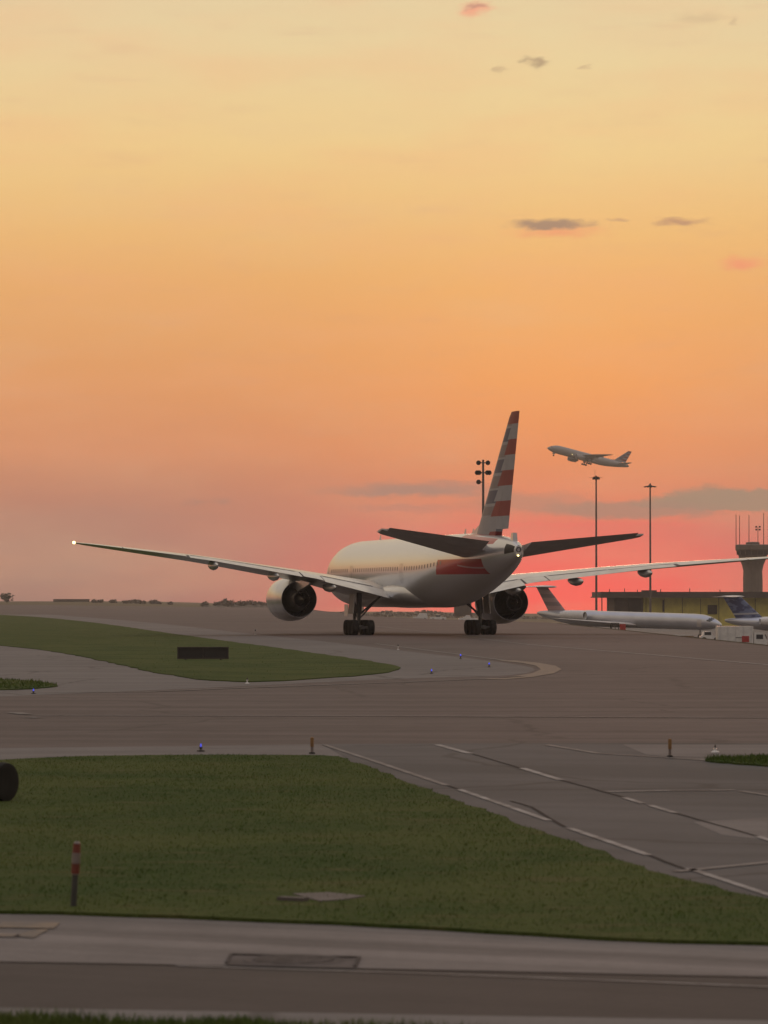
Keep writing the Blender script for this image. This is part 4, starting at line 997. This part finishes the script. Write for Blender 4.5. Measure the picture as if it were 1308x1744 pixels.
def tree(label, px, Y, H, r, seed, group=None):
    X = (px - CX) / FPX * Y
    t = thing('tree', label, 'tree', (X, Y, terr(X, Y) - .3), random.uniform(0, 6), group)
    b = MB(); b.tube((0, 0, 0), (0, 0, H * .65), .05 * H, .02 * H, 8)
    for k_ in range(4):
        a = k_ * 1.6 + seed; b.tube((0, 0, H * .35), (math.cos(a) * r * .5, math.sin(a) * r * .5, H * .7), .02 * H, .008 * H, 6)
    b.build('trunk', 'bark', t)
    crown_mesh(r, H, 260, seed).build('crown', 'hazed_leaf', t, smooth=0, recalc=False)
ORD = ['first', 'second', 'third', 'fourth', 'fifth', 'sixth', 'seventh', 'eighth', 'ninth', 'tenth']
tree('lone bushy tree on the horizon at the far left edge', 12, 1900, 5.2, 3.6, 1)
for i, (px, H, r) in enumerate([(160, 2.6, 2.2), (170, 2.4, 2.4), (192, 2.4, 2.6), (214, 2.6, 2.6), (223, 2.8, 2.4), (233, 4.2, 2.6), (242, 2.6, 2.4), (261, 4.2, 2.4), (270, 2.4, 2.3), (290, 2.2, 2.4)]):
    tree('%s from left of ten small hazy trees right of the low far building' % ORD[i], px, 2000 + 20 * (i % 3), H * .55, r, 20 + i, 'far horizon trees left')
TR2 = [(372, 4.0, 3.0), (384, 5.2, 3.2), (396, 4.2, 3.0), (412, 4.6, 3.4), (428, 5.4, 3.0), (440, 4.4, 2.8), (451, 3.8, 2.8), (350, 3.0, 2.6)]
for i, (px, H, r) in enumerate(TR2):
    tree('%s from left of the eight small trees on the horizon left of the left engine' % ORD[sorted(q[0] for q in TR2).index(px)], px, 1750 + 25 * (i % 3), H * .6, r, 50 + i, 'far horizon trees by the engine')
lb = thing('far_building', 'long low flat building on the horizon below the left wing tip', 'building', ((122 - CX) / FPX * 2100, 2100, terr(-190, 2100)), R(4))
MB().box((0, 0, .55), (22, 10, 1.5)).build('wall', 'wall_brown', lb, smooth=0); MB().box((0, 0, 1.43), (22.6, 10.6, .25)).build('roof', 'roof_dark', lb, smooth=0)
scr = thing('scrub_bank', 'dark low bank of scrub left of the left engine', 'bank', ((408 - CX) / FPX * 1500, 1500, terr(-63, 1500)), 0)
b = MB(); rg = random.Random(3)
b.loft([[(x, -3, -.6), (x, 3, -.6), (x, 1.2, hh), (x, -1.2, hh)] for x, hh in [(-18, -.3)] + [(-16 + 2 * j, .8 + rg.uniform(-.5, .5)) for j in range(17)] + [(18.5, -.3)]]); b.build('mound', 'hazed_leaf', scr, smooth=0)
# the belt of woodland closing the view on the right, one mass
b = MB(); rg = random.Random(9)
for j in range(2600):
    X = rg.uniform(-60, 420); Yw = rg.uniform(2350, 2450); H = 2.8 + .8 * math.sin(X * .05) + .9 * math.sin(X * .21 + 1)
    z = terr(X, Yw) + rg.uniform(0, max(1.5, H)); s_ = rg.uniform(.7, 1.6); q = Matrix.Rotation(rg.uniform(0, 6.3), 3, 'Z') @ Matrix.Rotation(rg.uniform(.6, 2.4), 3, 'X')
    b.add([Vector((X, Yw, z)) + q @ Vector(v) for v in ((-s_, -s_ * .6, 0), (s_, -s_ * .5, 0), (s_ * .8, s_ * .6, 0), (-s_ * .7, s_ * .5, 0))], [(0, 1, 2, 3)])
wd = b.build('woodland', 'hazed_leaf', None, smooth=0, recalc=False); wd['kind'] = 'stuff'; tag(wd, 'far hazy belt of trees along the horizon behind the airliner', 'woodland')
# bank of rough grass where the taxiway drops to the apron
grass_mat('bank_grass', (0.045, 0.042, 0.022, 1), (0.06, 0.052, 0.03, 1), (0.075, 0.06, 0.038, 1), .2)
sheet('bank', [150, 200, 226, 300, 380, 471, 510, 545, 590, 646, 760, 900, 1025, 1200], lambda Y: [edge_x(Y) + o for o in (0.02, 2, 5, 9, 13, 17, 22, 26)], -.06, 'bank_grass')

# ------------------------------------------------------------------ evening haze
HAZE = 0.00010
if HAZE:
    m = bpy.data.materials.new('haze_air'); m.use_nodes = True; t = NT(m.node_tree); t.n.clear()
    pv = t.new('ShaderNodeVolumePrincipled'); pv.inputs['Color'].default_value = (0.95, 0.86, 0.80, 1); pv.inputs['Density'].default_value = HAZE; pv.inputs['Anisotropy'].default_value = 0.2
    o = t.new('ShaderNodeOutputMaterial'); t.l.new(pv.outputs[0], o.inputs['Volume'])
    hz = MB().box((0, 1700, 65), (5600, 3800, 156)).build('haze', m, None, smooth=0); hz['kind'] = 'stuff'
    tag(hz, 'thin warm evening haze over the whole airfield', 'haze')
